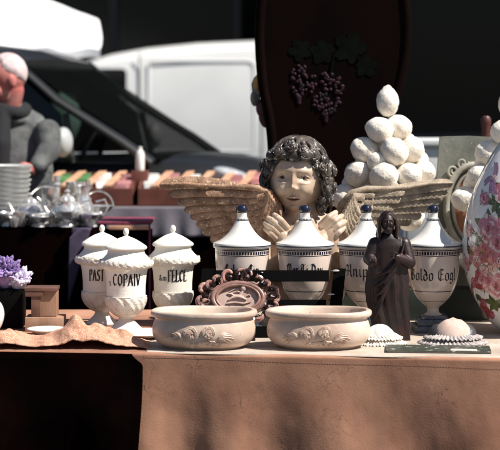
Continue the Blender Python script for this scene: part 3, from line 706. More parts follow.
# wings
def feather(mb, p, q, w, bow=0, th=.010, up=1, n=30, curve=0.0):
    p = Vector(p); q = Vector(q); ax = (q-p); L = ax.length; ax.normalize()
    fwd = Vector((0, -1, 0)); side = ax.cross(fwd).normalized()*up
    vs = []; fs = []; m = 12
    for i in range(n+1):
        t = i/n
        ww = w*(.80+.20*ss(0, .3, t))*math.sqrt(max(.012, 1-(max(0, t-.86)/.1405)**2))
        cc = p+ax*L*t+side*(bow*math.sin(t*PI)*L+curve*L*t*t)
        for k in range(m):
            a = 2*PI*k/m; sx = math.cos(a); sy = math.sin(a)
            ridge = .0025*(1-abs(sx))**3*(sy > 0)
            barb = .0008*math.sin(i*1.55-abs(sx)*5)*(1-ss(.9,1,t))-.0055*sx*(1 if side.z > 0 else -1)*ss(0,.15,t)
            vs.append(cc+side*sx*ww/2+fwd*((th*.5*sy*(1-.3*sx*sx)*(1-.75*ss(.86,1,t)))+ridge+barb))
    for i in range(n):
        for k in range(m): a = i*m+k; b2 = i*m+(k+1) % m; fs.append((a, b2, b2+m, a+m))
    fs.append(tuple(range(m))[::-1]); fs.append(tuple(n*m+k for k in range(m)))
    mb.add(vs, fs)
wl = MB(); rnd = random.Random(12)
P_ = lambda x, y, d: cp(x, y, d)
prim = [((254,193),(159.5,184.5),12.5,.03),((254,198),(168,194),10,.02),((255,203),(177,202.5),10.5,.02),((256,207),(184,210),10,.01),((257,211),(190,217),10.5,.01),((258,216),(196,225),10.5,0),((260,221),(202,233),10.5,0),((262,226),(210,241),11,0),((265,231),(222,249),11,0),((268,236),(236,255),12,0)]
for i, (p, q, w, bw) in enumerate(prim): feather(wl, P_(*p, -.034+.005*i), P_(*q, -.012+.006*i), w*K, bow=.03+bw, th=.008, n=60)
sec = [((264,195),(206,191.5),10),((264,200),(217,199.5),10),((265,204),(224,207),10),((266,209),(229,214.5),10.5),((267,214),(233,222),10.5),((268,220),(238,230),11),((270,226),(244,239),11),((272,232),(252,246),11)]
for i, (p, q, w) in enumerate(sec): feather(wl, P_(*p, -.052+.003*i), P_(*q, -.042+.004*i), w*K, bow=.03, th=.008, n=44)
for row, (d0, L, n_) in enumerate(((-.066, 17, 9), (-.078, 12, 8))):
    for i in range(n_):
        a = i/(n_-1); bx0 = 262+8*a+row*5+2*math.sin(a*3); by0 = 192+a*40+row*1.5; an = R(172-52*a-8*row)
        feather(wl, P_(bx0, by0, d0+.002*i), P_(bx0+L*math.cos(an), by0+L*math.sin(an)*.8, d0+.008+.002*i), 8.5*K, bow=.04, th=.009, n=22)
for i in range(6):
    feather(wl, P_(268+i*2.0, 190+i*3.2, -.082-.001*i), P_(262+i*2.6, 214+i*4.5, -.078), 6.5*K, bow=-.06, th=.012, n=20)
wl.tube([P_(160,184,-.02),P_(185,183.5,-.030),P_(215,186,-.042),P_(240,186,-.056),P_(258,187,-.066),P_(269,192,-.066),P_(277,206,-.03),P_(281,228,.02)], [.003,.006,.008,.011,.013,.014,.018,.022], 14)
wl.build('wing', M['wing_brown'], ch, angle=50)
wr_ = MB()
prim = [((370,196),(453,183.5),12,0),((372,201),(448,192),11,0),((373,206),(441,200),11,0),((373,211),(432,208),11,0),((372,216),(422,215),11.5,0),((371,221),(412,221),11.5,0),((369,226),(401,228),12,0),((366,231),(390,234),12,0)]
for i, (p, q, w, bw) in enumerate(prim): feather(wr_, P_(*p, -.034+.005*i), P_(*q, -.012+.006*i), w*K, bow=-.02, th=.008, n=56)
sec = [((354,195),(404,190.5),10.5),((355,200),(400,198),10.5),((356,205),(394,206),10.5),((356,211),(388,213),11),((356,217),(382,220),11),((355,223),(376,228),11),((353,229),(369,236),11)]
for i, (p, q, w) in enumerate(sec): feather(wr_, P_(*p, -.052+.003*i), P_(*q, -.042+.004*i), w*K, bow=-.03, th=.008, n=40)
for row, (d0, L, n_) in enumerate(((-.066, 18, 8), (-.078, 13, 7))):
    for i in range(n_):
        a = i/(n_-1); bx0 = 356-5*a-row*5; by0 = 194+a*36+row*1.5; an = R(-2+55*a+8*row)
        feather(wr_, P_(bx0, by0, d0+.002*i), P_(bx0+L*math.cos(an), by0+L*math.sin(an)*.8, d0+.008+.002*i), 8.5*K, bow=-.04, th=.009, n=22)
for i in range(6):
    feather(wr_, P_(352-i*1.6, 192+i*3.2, -.082-.001*i), P_(359-i*2.2, 214+i*4.5, -.078), 6.5*K, bow=.06, th=.012, n=20)
wr_.tube([P_(453,182.5,-.02),P_(430,183,-.030),P_(405,187,-.040),P_(385,188,-.050),P_(366,188,-.060),P_(351,192,-.062),P_(342,205,-.03),P_(337,228,.02)], [.003,.006,.008,.010,.012,.013,.018,.022], 14)
wr_.build('wing', M['wing_grey'], ch, angle=50)

# ------------------------------------------------------------------ pyramids of plaster fruit
def fruitball(mb, c, r, seed, nip=False):
    q_ = Euler((math.sin(seed*7)*1.2, math.cos(seed*5)*1.2, seed)).to_matrix() if not nip else Matrix.Identity(3); ex = q_ @ Vector((0, 0, 1))
    def fn(d):
        k = 1+(0 if nip else .20*max(0, d.dot(ex))**2-.02+.07*max(0, d.dot(ex))**16)+.05*fbm(d.x*2.2+seed, d.y*2.2, d.z*2.2, 4)+.012*fbm(d.x*9, d.y*9+seed, d.z*9, 3)
        if nip: k += .16*max(0, d.z)**14
        return k
    mb.ball(c, (r, r, r*(1.32 if nip else .97)), seg=44, ring=30, fn=fn)
def pyramid(px, dx, label, front, D, rowfn):
    base = Vector((at(px, 0, D).x, D, TZ))
    t = thing('plaster_fruit_pyramid', label, 'ornament', base, 'white plaster fruit pyramids')
    k = D/FPX
    b = MB(); b.lathe(smoothprof([(0,0),(.10,0),(.105,.02),(.05,.05),(.035,.09),(.05,.12),(.15,.17),(.19,.21),(.20,.235)],4)+[(.19,.24),(0,.24)], base, 56); b.build('urn', M['ball'], t)
    i = 0
    for (bx, by, r, dy, nip) in front:
        c = at(px+bx, by, D)+Vector((0, dy, 0)); b = MB(); fruitball(b, c, r*k*1.04, i*3.1+px, nip); b.build('fruit', M['ball'], t, loc=c, angle=180); i += 1
FR = [(0.6,102,10.8,0,1),(-7,130,12.6,-.04,0),(13,127.5,12,.0,0),(-22,151,12.8,-.02,0),(6,152,13.4,-.075,0),(24.5,150,12.4,-.01,0),(-11.5,162,9.5,-.07,0),
      (-30,174,12.8,-.03,0),(-5.5,176,13.8,-.10,0),(19.5,175,12.6,-.085,0),(35,173,12.4,.0,0),(2,138,10,.03,0),(-9,146,11,.05,0),(16,143,11,.06,0),(-2,162,11,.02,0),(18,162,11,.03,0),(-20,163,11,.05,0),(32,161,10,.06,0),
      (-43,197,13,-.02,0),(-20,197,13.5,-.09,0),(6,198,14,-.12,0),(30,197,13.5,-.08,0),(44,194,12.5,.01,0),(-33,186,11,.05,0),(8,187,11,.02,0),(-18,186,11,.06,0),(28,186,11,.06,0),(-25,176,13,.10,0),(4,176,13,.13,0),(27,176,13,.1,0),(0,152,12,.10,0),(0,197,14,.17,0),(-28,197,13,.13,0),(28,197,13,.14,0),(-8,214,15,-.1,0),(20,214,15,-.1,0)]
pyramid(387, 0, 'tall pyramid of pitted white plaster fruit rising behind the right wing', FR, 6.95, None)
FR2 = [(x, y+2, r, d, n) for x, y, r, d, n in FR]
pyramid(509, 0, 'second pyramid of white plaster fruit, cut by the right edge behind the flowered vase', FR2, 6.80, None)

# ------------------------------------------------------------------ grey plaque with oval
PD = 7.02
pq = thing('painted_plaque', 'grey-green wooden plaque with carved border round an orange-brown oval', 'plaque', (at(450,0,PD).x, PD, TZ))
def sq(px, py, d=0): return at(px, py, PD)+Vector((0, d, 0))
outl = [(440,137),(446,136.5),(470,136),(490,137),(512,139),(515,330),(436,330),(437,250),(435,215),(437,180)]
b = MB(); k = PD/FPX
M0 = Matrix.Translation((0, PD, 0))
b.poly([(at(x, y, PD).x, at(x, y, PD).z) for x, y in outl], .03, M0); b.build('board', M['plaque'], pq)
oc = (473, 207)
b = MB()
pts = [sq(oc[0]+27*math.cos(a), oc[1]+42*math.sin(a), -.008) for a in np.linspace(0, 2*PI, 60)]
b.tube(pts, .014, 10); 
pts = [sq(oc[0]+20*math.cos(a), oc[1]+34*math.sin(a), -.008) for a in np.linspace(0, 2*PI, 60)]; b.tube(pts, .007, 8)
for s in (0, 1):
    for kx, ky, r0 in ((453,171,6),(447,184,5),(462,163,6),(443,250,6),(445,232,5)):
        pts = [sq(kx+r0*(1-w/11)*math.cos(w+ky), ky+r0*(1-w/11)*math.sin(w+ky), -.010) for w in np.linspace(0, 9, 28)]
        b.tube(pts, .005, 8)
b.build('carved_border', M['plaque_light'], pq)
b = MB(); b.ball(sq(*oc, -.001), (19.5*k, .006, 33.5*k), seg=48, ring=20); b.build('oval_medallion', M['oval_brown'], pq)
# red-brown post behind
D_ = 7.2; po = at(486, 116, D_)
b = MB(); b.lathe([(.012,0)]+[(.020,.004)]+[(.020,po.z-.08),(.017,po.z-.05),(.021,po.z-.03),(.021,po.z-.010),(.014,po.z),(0,po.z+.002)], (po.x, D_, 0), 20)
tag(b.build('wooden_post', M['redwood']), 'turned red-brown wooden post rising above the grey plaque', 'post')
# white chest
D_ = 8.7; wc = thing('chest_of_drawers', 'chalky white chest seen between the fruit pyramid and grey plaque', 'chest', (at(440,0,D_).x, D_, 0))
p0 = at(404, 140.5, D_); p1 = at(480, 140, D_)
b = MB(); b.box(((p0.x+p1.x)/2, D_+.26, p0.z/2), (p1.x-p0.x, .5, p0.z-.002), bev=.006); b.build('carcass', M['white_paint'], wc)
b = MB(); b.box(((p0.x+p1.x)/2, D_+.25, p0.z-.011), (p1.x-p0.x+.04, .55, .028), bev=.006); b.build('top', M['white_paint'], wc)
for i in range(5):
    z = p0.z-.04-.11-.235*i; b = MB(); b.box(((p0.x+p1.x)/2, D_+.004, z), (p1.x-p0.x-.03, .02, .215), bev=.004); d_ = b.build('drawer', M['white_paint'], wc)
    b = MB(); b.ball(((p0.x+p1.x)/2, D_-.02, z), .014); b.build('knob', M['white_paint'], d_)

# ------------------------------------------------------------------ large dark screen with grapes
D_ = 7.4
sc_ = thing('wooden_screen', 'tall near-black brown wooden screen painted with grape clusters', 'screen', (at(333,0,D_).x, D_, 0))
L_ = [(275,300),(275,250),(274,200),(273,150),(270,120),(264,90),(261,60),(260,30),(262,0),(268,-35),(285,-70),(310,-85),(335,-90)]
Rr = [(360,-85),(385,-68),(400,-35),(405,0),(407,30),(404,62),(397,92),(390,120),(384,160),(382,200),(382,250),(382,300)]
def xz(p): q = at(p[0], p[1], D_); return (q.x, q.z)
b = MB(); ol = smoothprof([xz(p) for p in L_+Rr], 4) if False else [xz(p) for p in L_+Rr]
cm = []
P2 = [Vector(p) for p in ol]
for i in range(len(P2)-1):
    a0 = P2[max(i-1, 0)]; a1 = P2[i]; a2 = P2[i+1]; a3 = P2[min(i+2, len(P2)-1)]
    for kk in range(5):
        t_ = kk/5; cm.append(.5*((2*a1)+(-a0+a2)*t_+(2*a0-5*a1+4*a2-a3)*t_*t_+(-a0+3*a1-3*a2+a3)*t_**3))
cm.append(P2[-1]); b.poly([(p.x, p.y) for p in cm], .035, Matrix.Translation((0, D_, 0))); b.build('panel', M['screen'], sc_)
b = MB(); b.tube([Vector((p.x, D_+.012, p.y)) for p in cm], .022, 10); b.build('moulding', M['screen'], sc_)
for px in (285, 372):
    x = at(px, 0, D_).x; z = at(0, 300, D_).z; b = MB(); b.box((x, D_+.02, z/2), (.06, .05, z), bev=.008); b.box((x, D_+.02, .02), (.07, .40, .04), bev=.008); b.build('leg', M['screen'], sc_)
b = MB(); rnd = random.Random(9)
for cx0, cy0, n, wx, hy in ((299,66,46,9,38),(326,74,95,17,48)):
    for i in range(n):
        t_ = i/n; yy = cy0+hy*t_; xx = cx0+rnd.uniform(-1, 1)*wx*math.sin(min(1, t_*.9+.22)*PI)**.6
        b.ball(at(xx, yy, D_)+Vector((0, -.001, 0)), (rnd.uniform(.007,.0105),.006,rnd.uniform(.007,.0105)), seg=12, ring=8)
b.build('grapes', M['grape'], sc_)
b = MB()
for lx, ly, rr, rot in ((350,48,17,0),(322,52,13,1),(300,50,12,2),(366,66,12,.6)):
    pts = []
    for i in range(40):
        a = 2*PI*i/40; r_ = rr*(.62+.38*abs(math.cos(2.5*a+rot)))*(1+.07*math.sin(a*17)); p = at(lx+r_*math.cos(a), ly+r_*math.sin(a), D_); pts.append((p.x, p.z))
    b.poly(pts, .003, Matrix.Translation((0, D_-.003, 0)))
b.tube([at(330,75,D_)+Vector((0,-.002,0)), at(334,55,D_)+Vector((0,-.004,0)), at(352,35,D_)+Vector((0,-.002,0))], .004, 6)
b.build('vine_leaves', M['vine'], sc_)
# ornament hung on the screen's edge
D_ = 7.55; oc_ = at(259, 98, D_)
or_ = thing('hanging_ornament', 'small grey and orange ornament with dark tail hanging beside the dark screen', 'ornament', oc_)
b = MB(); b.ball(at(259,86,D_), (.032,.03,.045), seg=24, ring=16, fn=lambda d: 1+.08*fbm(d.x*3, d.y*3, d.z*3)); b.ball(at(255,98,D_), (.02,.024,.035)); b.build('body', mat('ornament_grey', (.28,.28,.24), (.10,.09,.08), .6, 30), or_)
b = MB(); b.ball(at(259,80,D_)+Vector((0,-.026,0)), (.020,.02,.040), rot=(0,.35,0)); b.build('crest', mat('ornament_orange', (.62,.33,.09), rough=.6), or_)
b = MB(); b.ball(at(263,108,D_), (.030,.028,.042)); b.ball(at(264,120,D_), (.020,.022,.035), rot=(0,-.4,0)); b.build('tail', mat('ornament_dark', (.07,.02,.018), rough=.6), or_)
b = MB(); b.tube([at(261,76,D_), at(267,60,D_), at(272,50,7.45)], .0015, 6); b.build('cord', M['dark_metal'], or_)

# ------------------------------------------------------------------ dark green box behind the jars
p = at(400, 286, 6.86)
b = MB(); b.box((at(372,0,6.9).x, 6.72+.07, (TZ+p.z)/2+.001), (.80, .14, p.z-TZ), bev=.003)
tag(b.build('wooden_box', M['dark_green']), 'long low dark green box behind the feet of the apothecary jars', 'box')

# ------------------------------------------------------------------ black rack and cameo frame
D_ = 6.275; rk = thing('wooden_rack', 'black painted wooden rack with small white spots leaning on the jars', 'rack', (at(262,0,D_).x, D_, TZ))
tilt = R(10)
def rp(px, h, off=0):                                    # point on the leaning plane, h metres up it
    return Vector(((px-250)*D_/FPX, D_-.035+math.sin(tilt)*h+off*math.cos(tilt), TZ+.002+math.cos(tilt)*h-off*math.sin(tilt)))
def bar(name, x0, x1, h0, h1, th=.018, dx=0):
    b = MB(); a = [rp(x0, h0), rp(x1, h0), rp(x1+dx, h1), rp(x0+dx, h1)]; c = [rp(x0, h0, th), rp(x1, h0, th), rp(x1+dx, h1, th), rp(x0+dx, h1, th)]
    b.add(a+c, [(0,1,2,3),(4,5,6,7),(0,1,5,4),(1,2,6,5),(2,3,7,6),(3,0,4,7)]); return b.build(name, M['black_wood'], rk)
bar('rail', 214, 329, .196, .234, .020); bar('rail', 209, 326, .098, .132, .020); bar('rail', 207, 325, .0, .04, .020)
bar('stile', 326, 338, 0, .240, .026, 8); bar('stile', 196, 210, 0, .240, .026, 6)
for px, h, sx, sz in ((336,.232,.012,.004),(331,.150,.012,.003),(262,.226,.004,.002)):
    b = MB(); b.ball(rp(px, h, -.0015), (sx, .003, sz), seg=14, ring=8, fn=lambda d: 1+.3*fbm(d.x*3, d.y, d.z*3)); b.build('rack_spot', M['white_spot'], rk)  # small raised white spots on the rack

D_ = 6.205; cf = thing('cameo_frame', 'ornate rose-bronze oval frame with leafy scrolls around a pale cameo', 'frame', (at(238,0,D_).x, D_, TZ))
tl = R(24); c0 = Vector(((238-250)*D_/FPX, D_-.020, TZ+.143))
def fp(u, v, w=0):                                       # u right, v up the leaning plane, w towards the viewer
    return c0+Vector((u, math.sin(tl)*v-math.cos(tl)*w, math.cos(tl)*v+math.sin(tl)*w))
ER, EV = .086, .054
b = MB()
for rr, th, w_ in ((1.0,.0095,.006),(.86,.0055,.010),(1.13,.006,.0)):
    b.tube([fp(ER*rr*math.cos(a), EV*rr*math.sin(a), w_) for a in np.linspace(0, 2*PI, 72)], th, 10)
b.build('oval_ring', M['ring'], cf)
b = MB(); rnd = random.Random(3)
for k in range(20):
    a = 2*PI*k/20+rnd.uniform(-.07,.07); R1 = 1.22; p0 = (ER*R1*math.cos(a), EV*R1*math.sin(a)); s = 1 if k % 2 else -1
    big = 1.35 if k in (4,5,6,1,9,10,19,0) else 1
    pts = []; rad = []
    for w in np.linspace(0, 1, 18):
        r_ = .021*big*(1-.72*w); an = a+PI+s*(w*4.6)
        pts.append(fp(p0[0]+math.cos(a)*.014*big+r_*math.cos(an), p0[1]+math.sin(a)*.014*big+r_*math.sin(an), .004+.014*w)); rad.append(.0042+.0045*math.sin(w*PI))
    b.tube(pts, rad, 8)
b.build('scrolls', M['bronze'], cf)
b = MB()
for k in range(22):
    a = 2*PI*(k+.5)/22; m_ = 1.22+.12*(k % 2)
    for j in range(3):
        an = a+(j-1)*.35; p1 = fp(ER*m_*math.cos(a), EV*m_*math.sin(a), 0); p2 = fp(ER*m_*math.cos(a)+.026*math.cos(an), EV*m_*math.sin(a)+.026*math.sin(an), .012)
        b.tube([p1, p1.lerp(p2, .5)+Vector((0,-.005,.002)), p2], [.006,.0105,.003], 8, flat=.6)
b.build('leaves', M['bronze_black'], cf)
b = MB(); pts = []; n = 48
vs = [fp(0, 0, .001)]+[fp(ER*.9*math.cos(2*PI*i/n), EV*.9*math.sin(2*PI*i/n), .001) for i in range(n)]+[fp(ER*.9*math.cos(2*PI*i/n), EV*.9*math.sin(2*PI*i/n), -.008) for i in range(n)]
b.add(vs, [(0, i+1, (i+1) % n+1) for i in range(n)]+[(i+1, n+i+1, n+(i+1) % n+1, (i+1) % n+1) for i in range(n)])
b.build('cameo_ground', M['bronze_black'], cf) if False else b.build('cameo_ground', M['cameo'], cf)
b = MB()
def fl(pts, rad): b.tube([fp(x*.001, y*.001, .004) for x, y in pts], [r*.001 for r in rad], 9, flat=.8)
fl([(-34,-6),(-18,4),(0,8),(16,4),(30,-4)], [3,7,9,8,4]); fl([(6,10),(14,22),(16,30)], [7,6,5]); b.ball(fp(.018,.034,.006), (.010,.007,.011)); fl([(12,20),(-2,26),(-14,22)], [4,3.4,2]); fl([(-8,4),(-22,16),(-36,18)], [6,5,3])
fl([(-40,-18),(-10,-14),(20,-18),(44,-12)], [3,5,5,2]); fl([(24,6),(36,14),(44,10)], [4,4,2]); fl([(-30,24),(-12,34),(4,36)], [2,3,2])
b.build('relief_figure', M['cameo'], cf)
b = MB(); b.tube([fp(0,-.05,-.004), (c0.x, D_-.035, TZ+.012)], .007, 8); b.box((c0.x, D_-.028, TZ+.008), (.12, .05, .012), bev=.003); b.build('easel_foot', M['bronze_black'], cf)

# ------------------------------------------------------------------ dark robed figure
D_ = 6.19; k = D_/FPX; jc = Vector((at(389,0,D_).x, D_, TZ))
jf = thing('robed_figurine', 'dark brown carved robed figure with long hair and beard, hand on chest', 'figurine', jc)
def jp(px, py, dy=0): return at(px, py, D_)+Vector((0, dy, 0))
b = MB()
hts = [(344,17,11),(338,17,12),(325,18,12),(305,19.5,12),(285,20.5,12),(268,19.5,11.5),(255,18,11),(245,17.5,10.5),(238,14,9),(233,7,6.5),(228,5,5)]
vs = []; seg = 96; zoff = jp(0,342).z
rows = 60
for j in range(rows+1):
    py = 343-(343-229)*j/rows
    rx = float(np.interp(-py, [-h[0] for h in hts], [h[1] for h in hts])); ry = float(np.interp(-py, [-h[0] for h in hts], [h[2] for h in hts]))
    cxp = 389+float(np.interp(py, [229,260,300,343], [0,-1,-1,5]))
    fold = ss(250, 285, py)
    for i in range(seg):
        th = 2*PI*i/seg
        f = 1+fold*(.085*math.sin(th*7+.035*py+1.5*math.sin(py*.03))+.045*math.sin(th*13+1.1-.05*py))+.035*fbm(math.cos(th)*2.2, math.sin(th)*2.2, py*.05, 3)
        p = jp(cxp, py); z = max(TZ+.001, p.z)
        vs.append((p.x+rx*k*f*math.cos(th), D_+ry*k*f*math.sin(th), z))
fs = [(j*seg+i, j*seg+(i+1) % seg, (j+1)*seg+(i+1) % seg, (j+1)*seg+i) for j in range(rows) for i in range(seg)]
fs.append(tuple(range(seg))[::-1]); fs.append(tuple(rows*seg+i for i in range(seg)))
b.add(vs, fs)
# arms under the cloak: one bent to the chest, one held forward
b.limb([jp(375,244), jp(369,258,-.01), jp(371,262,-.05)], [7*k, 6.5*k, 4.5*k]); b.limb([jp(404,244), jp(409,262,-.015), jp(396,256,-.055)], [7*k, 6.5*k, 4*k])
for i in range(5):                                       # the shawl's diagonal folds
    b.tube([jp(404-i*2, 240+i*5, -.032), jp(399-i*3, 256+i*7, -.047), jp(386-i*2, 270+i*9, -.050), jp(373, 276+i*11, -.034)], [.004,.0085,.0085,.004], 8, flat=.6)
b.build('robe', M['figure_wood'], jf, remesh=.0022, smooth=1)
b = MB(); hc2 = jp(387.5, 222, -.012)
b.ball(hc2, (7*k, 8*k, 9.6*k), seg=40, ring=28); b.ball(hc2+Vector((-.0005,-7.9*k,-.8*k)), (1.1*k, 1.6*k, 2.6*k)); b.ball(hc2+Vector((0,-6.9*k,2.6*k)), (4.6*k,1.2*k,.9*k)); b.ball(hc2+Vector((-2.8*k,-6.9*k,-2*k)), (1.8*k,1.2*k,2*k)); b.ball(hc2+Vector((2.8*k,-6.9*k,-2*k)), (1.8*k,1.2*k,2*k))
b.limb([hc2+Vector((0,.004,-.02)), jp(388,238)], [4.2*k, 5*k])
b.build('head', M['figure_wood'], jf, remesh=.0011, smooth=2, loc=hc2)
b = MB()
b.ball(hc2+Vector((0,-4.6*k,-7.6*k)), (4.4*k, 3.4*k, 4.6*k), fn=lambda d: 1+.07*math.sin(d.x*20)); b.build('beard', M['mahogany'], jf)
b = MB(); b.ball(hc2+Vector((0,2.8*k,2.4*k)), (8.6*k, 8.2*k, 9.2*k), seg=28, ring=18)
for s in (-1, 1):
    for i in range(6):
        x0 = s*(3+i*1.1)*k
        pts = [hc2+Vector((x0*.6, (-4+i*1.6)*k, 8.5*k)), hc2+Vector((s*(7.5+.2*i)*k, (-3+i*1.8)*k, 2*k)), hc2+Vector((s*(8.8)*k, (-3+i*1.8)*k, -7*k)), hc2+Vector((s*(8.2+i*.4)*k, (-3.5+i*1.9)*k, -13*k)), hc2+Vector((s*(9.5)*k, (-3+i*1.8)*k, -19*k))]
        b.tube(smooth3(pts) if False else pts, [.003,.006,.0065,.006,.003], 8)
b.build('hair', M['mahogany'], jf)
def smallhand(c, dirn, name='hand'):
    b = MB(); d = Vector(dirn).normalized(); s = d.cross(Vector((0,1,0))).normalized()
    b.ball(c, .0085, seg=12, ring=8)
    for i in range(4): o2 = s*(.0052*(i-1.5)); b.limb([c+o2, c+o2+d*.011+Vector((0,-.003,0)), c+o2*1.1+d*(.019-.0015*abs(i-1.3))], [.0029,.0027,.0021], 8)
    b.limb([c-s*.006, c-s*.011+d*.006+Vector((0,-.004,0)), c-s*.010+d*.013], [.003,.0028,.0022], 8)
    b.build(name, M['figure_wood'], jf, loc=c)
smallhand(jp(371,262,-.062), (.0,-.3,-.2+.8)); smallhand(jp(395,255,-.066), (-1,0,.5))

# ------------------------------------------------------------------ ruffled trinkets and booklet
def trinket(px, D, r, label, face, name):
    k = D/FPX; c = Vector((at(px,0,D).x, D, TZ+.001)); t = thing('doll_head' if face else 'ruffled_trinket', label, name, c)
    def ruff(R0, R1, z0, z1, n, seed):
        vs = []; fs = []; seg = n*8
        for j in range(7):
            u = j/6
            for i in range(seg):
                th = 2*PI*i/seg; rr = R0+(R1-R0)*u+.002*math.sin(th*n*.5+seed)*u
                z = z0+(z1-z0)*u**.8+.0032*math.sin(th*n+seed)*(.35+.65*u)+.002*fbm(th*4, u, seed)
                vs.append((c.x+rr*math.cos(th), c.y+rr*.78*math.sin(th), c.z+max(z, .0005)))
        for j in range(6):
            for i in range(seg): a = j*seg+i; b2 = j*seg+(i+1) % seg; fs.append((a, b2, b2+seg, a+seg))
        return vs, fs
    b = MB(); b.add(*ruff(r*.62, r*1.45, .034, .004, 46, 1)); b.add(*ruff(r*.55, r*1.22, .046, .022, 40, 2.2))
    if not face: b.add(*ruff(r*.5, r*1.0, .050, .030, 30, 3.1))
    b.build('ruffle', M['lace_grey'] if face else M['lace'], t, angle=180, solid=.0015)
    b = MB(); h = r*.80
    def fn(d):
        k_ = 1
        if face:
            g2 = lambda a, x, y, s_: a*math.exp(-((d.x-x)**2+(d.y-y)**2)/s_**2)
            if d.z > 0: k_ += g2(.05, 0, -.02, .12)+g2(.035, 0, .18, .12)+g2(-.05, -.30, .16, .15)+g2(-.05, .30, .16, .15)+g2(.035, 0, -.36, .12)+g2(.05, -.4, -.25, .2)+g2(.05, .4, -.25, .2)
        else: k_ += .03*math.sin(math.atan2(d.y, d.x)*8+d.z*6)
        return k_
    b.ball(c+Vector((0, 0, .020)), (r*.82, r*.70, h if face else h*.95), seg=72, ring=48, fn=fn)
    b.build('face' if face else 'dome', M['doll'] if face else M['plaster'], t, angle=180)
    if face:
        b = MB()
        for s in (-1, 1): b.ball(c+Vector((s*r*.60, r*.18, .020)), (r*.42, r*.62, h*.66), seg=30, ring=18, fn=lambda d: 1+.04*math.sin(d.y*22+d.z*8))
        b.ball(c+Vector((0, r*.5, .018)), (r*.7, r*.35, h*.5)); b.build("hair", M["doll_hair"], t)
        b = MB()
        for s in (-1, 1): b.ball(c+Vector((s*r*.30, r*.08, .020+h*.90)), (r*.10, r*.03, r*.03))
        b.build('painted_eyes', M['eye_dark'], t)
trinket(380, 6.08, .062, 'white ruffled plaster trinket like a folded bonnet, right of the right bowl', False, 'trinket')
trinket(453, 6.10, .082, 'glazed doll head lying face up on a grey pleated lace ruff', True, 'doll head')
bk = thing('booklet', 'thin dark green booklet lying flat at the table front edge', 'booklet', (at(438,0,5.93).x, 5.93, TZ+.002))
pc = Vector((at(438,0,5.93).x, 5.93, TZ+.002)); ax = at(490,0,5.93).x-at(386,0,5.93).x
b = MB(); b.box(pc+Vector((0,0,.003)), (ax*.97, .145, .004), rot=(0,0,R(-5))); b.build('pages', M['paper'], bk)
b = MB(); b.box(pc+Vector((0,0,.0062)), (ax, .155, .0018), rot=(0,0,R(-5))); b.box(pc+Vector((0,0,.0006)), (ax, .155, .0010), rot=(0,0,R(-5))); b.build('cover', M['cover_green'], bk)
b = MB(); b.add([pc+Vector((x, y, .0078)) for x, y in ((.035,-.06),(.12,-.07),(.125,-.03),(.04,-.02))], [(0,1,2,3)]); b.build('printed_patch', M['paper'], bk)

# ------------------------------------------------------------------ flowered egg vase
D_ = 6.36; k = D_/FPX; vc = Vector((at(524,0,D_).x, D_, TZ+.001))
vz = thing('flowered_vase', 'large white egg-shaped porcelain vase painted with pink roses and green leaves', 'vase', vc)
prof = [(0,0),(22,0),(23,1.5)]+smoothprof([(24,3),(36,14),(50,36),(58,58),(61.5,82),(60,108),(53.5,135),(43,160),(32,180),(24,192),(20,199)], 5)+[(19,205),(23,209),(21,210),(0,210)]
b = MB(); b.lathe([(r*k, z*k) for r, z in prof], vc, 96); b.build('body', M['porcelain'], vz)
fm = rmap([(r*k, z*k) for r, z in prof[2:-1]], vc)
b = MB(); names = ['pink','pink_light','rose_deep','leaf','leaf_dark','orange','lilac','berry','stem','yellow']; mats_ = [M['f_'+n] for n in names]; rnd = random.Random(21)
def petal(u, v, a, L, W, mi, off):
    n = 7; d = Vector((math.cos(a), math.sin(a))); s = Vector((-d.y, d.x)); vs = []; fs = []
    for i in range(n+1):
        t_ = i/n; w = W*math.sin(min(1, t_*1.02+.04)*PI)**.8/2*(1.05-.1*math.sin(t_*9+a)); p = Vector((u, v))+d*L*t_
        for q in (-1, 0, 1): r_ = p+s*w*q; vs.append(fm(r_.x, r_.y, off+.0003*(q == 0)))
    for i in range(n):
        for q in (0, 1): x_ = i*3+q; fs.append((x_, x_+1, x_+4, x_+3))
    b.add(vs, fs, mi)
def rose(u, v, r, cols=(1, 0, 2)):
    o = .0006+rnd.uniform(0,.0002)
    for lay, (n, rr, c_) in enumerate(((7,1.0,cols[0]),(6,.78,cols[1]),(5,.58,cols[0]),(4,.42,cols[1]),(3,.26,cols[2]))):
        for i in range(n):
            a = 2*PI*i/n+lay*.5+rnd.uniform(-.1,.1); o += .00003
            petal(u+math.cos(a)*r*rr*.15, v+math.sin(a)*r*rr*.15, a, r*rr*.85, r*rr*.95, c_ if (i+lay) % 3 else cols[1], o+lay*.0002)
def leafs(u, v, n, L, spread=2*PI, a0=0):
    for i in range(n):
        a = a0+spread*i/n+rnd.uniform(-.3,.3); petal(u, v, a, L*rnd.uniform(.7,1.1), L*.42, 3 if rnd.random() < .6 else 4, .0004+.00005*i)
        q = (u+math.cos(a)*L*.1, v+math.sin(a)*L*.1); petal(*q, a, L*.8, L*.04, 8, .0009)
def sprig(u, v, a, L, mi):
    pts = []
    for i in range(9):
        t_ = i/8; pts.append((u+math.cos(a+.5*t_)*L*t_, v+math.sin(a+.5*t_)*L*t_))
    for p, q in zip(pts[:-1], pts[1:]): petal(p[0], p[1], math.atan2(q[1]-p[1], q[0]-p[0]), L/7, .0016, 8, .0006)
    for i in range(2, 9):
        for s in (-1, 1): petal(*pts[i], a+.5+s*1.0, .013, .008, mi, .0008+.0001*i)
U = lambda px: math.asin(max(-.99, min(.99, (px-524)/61.5)))*61.5*k
V = lambda py: (333-py)*k
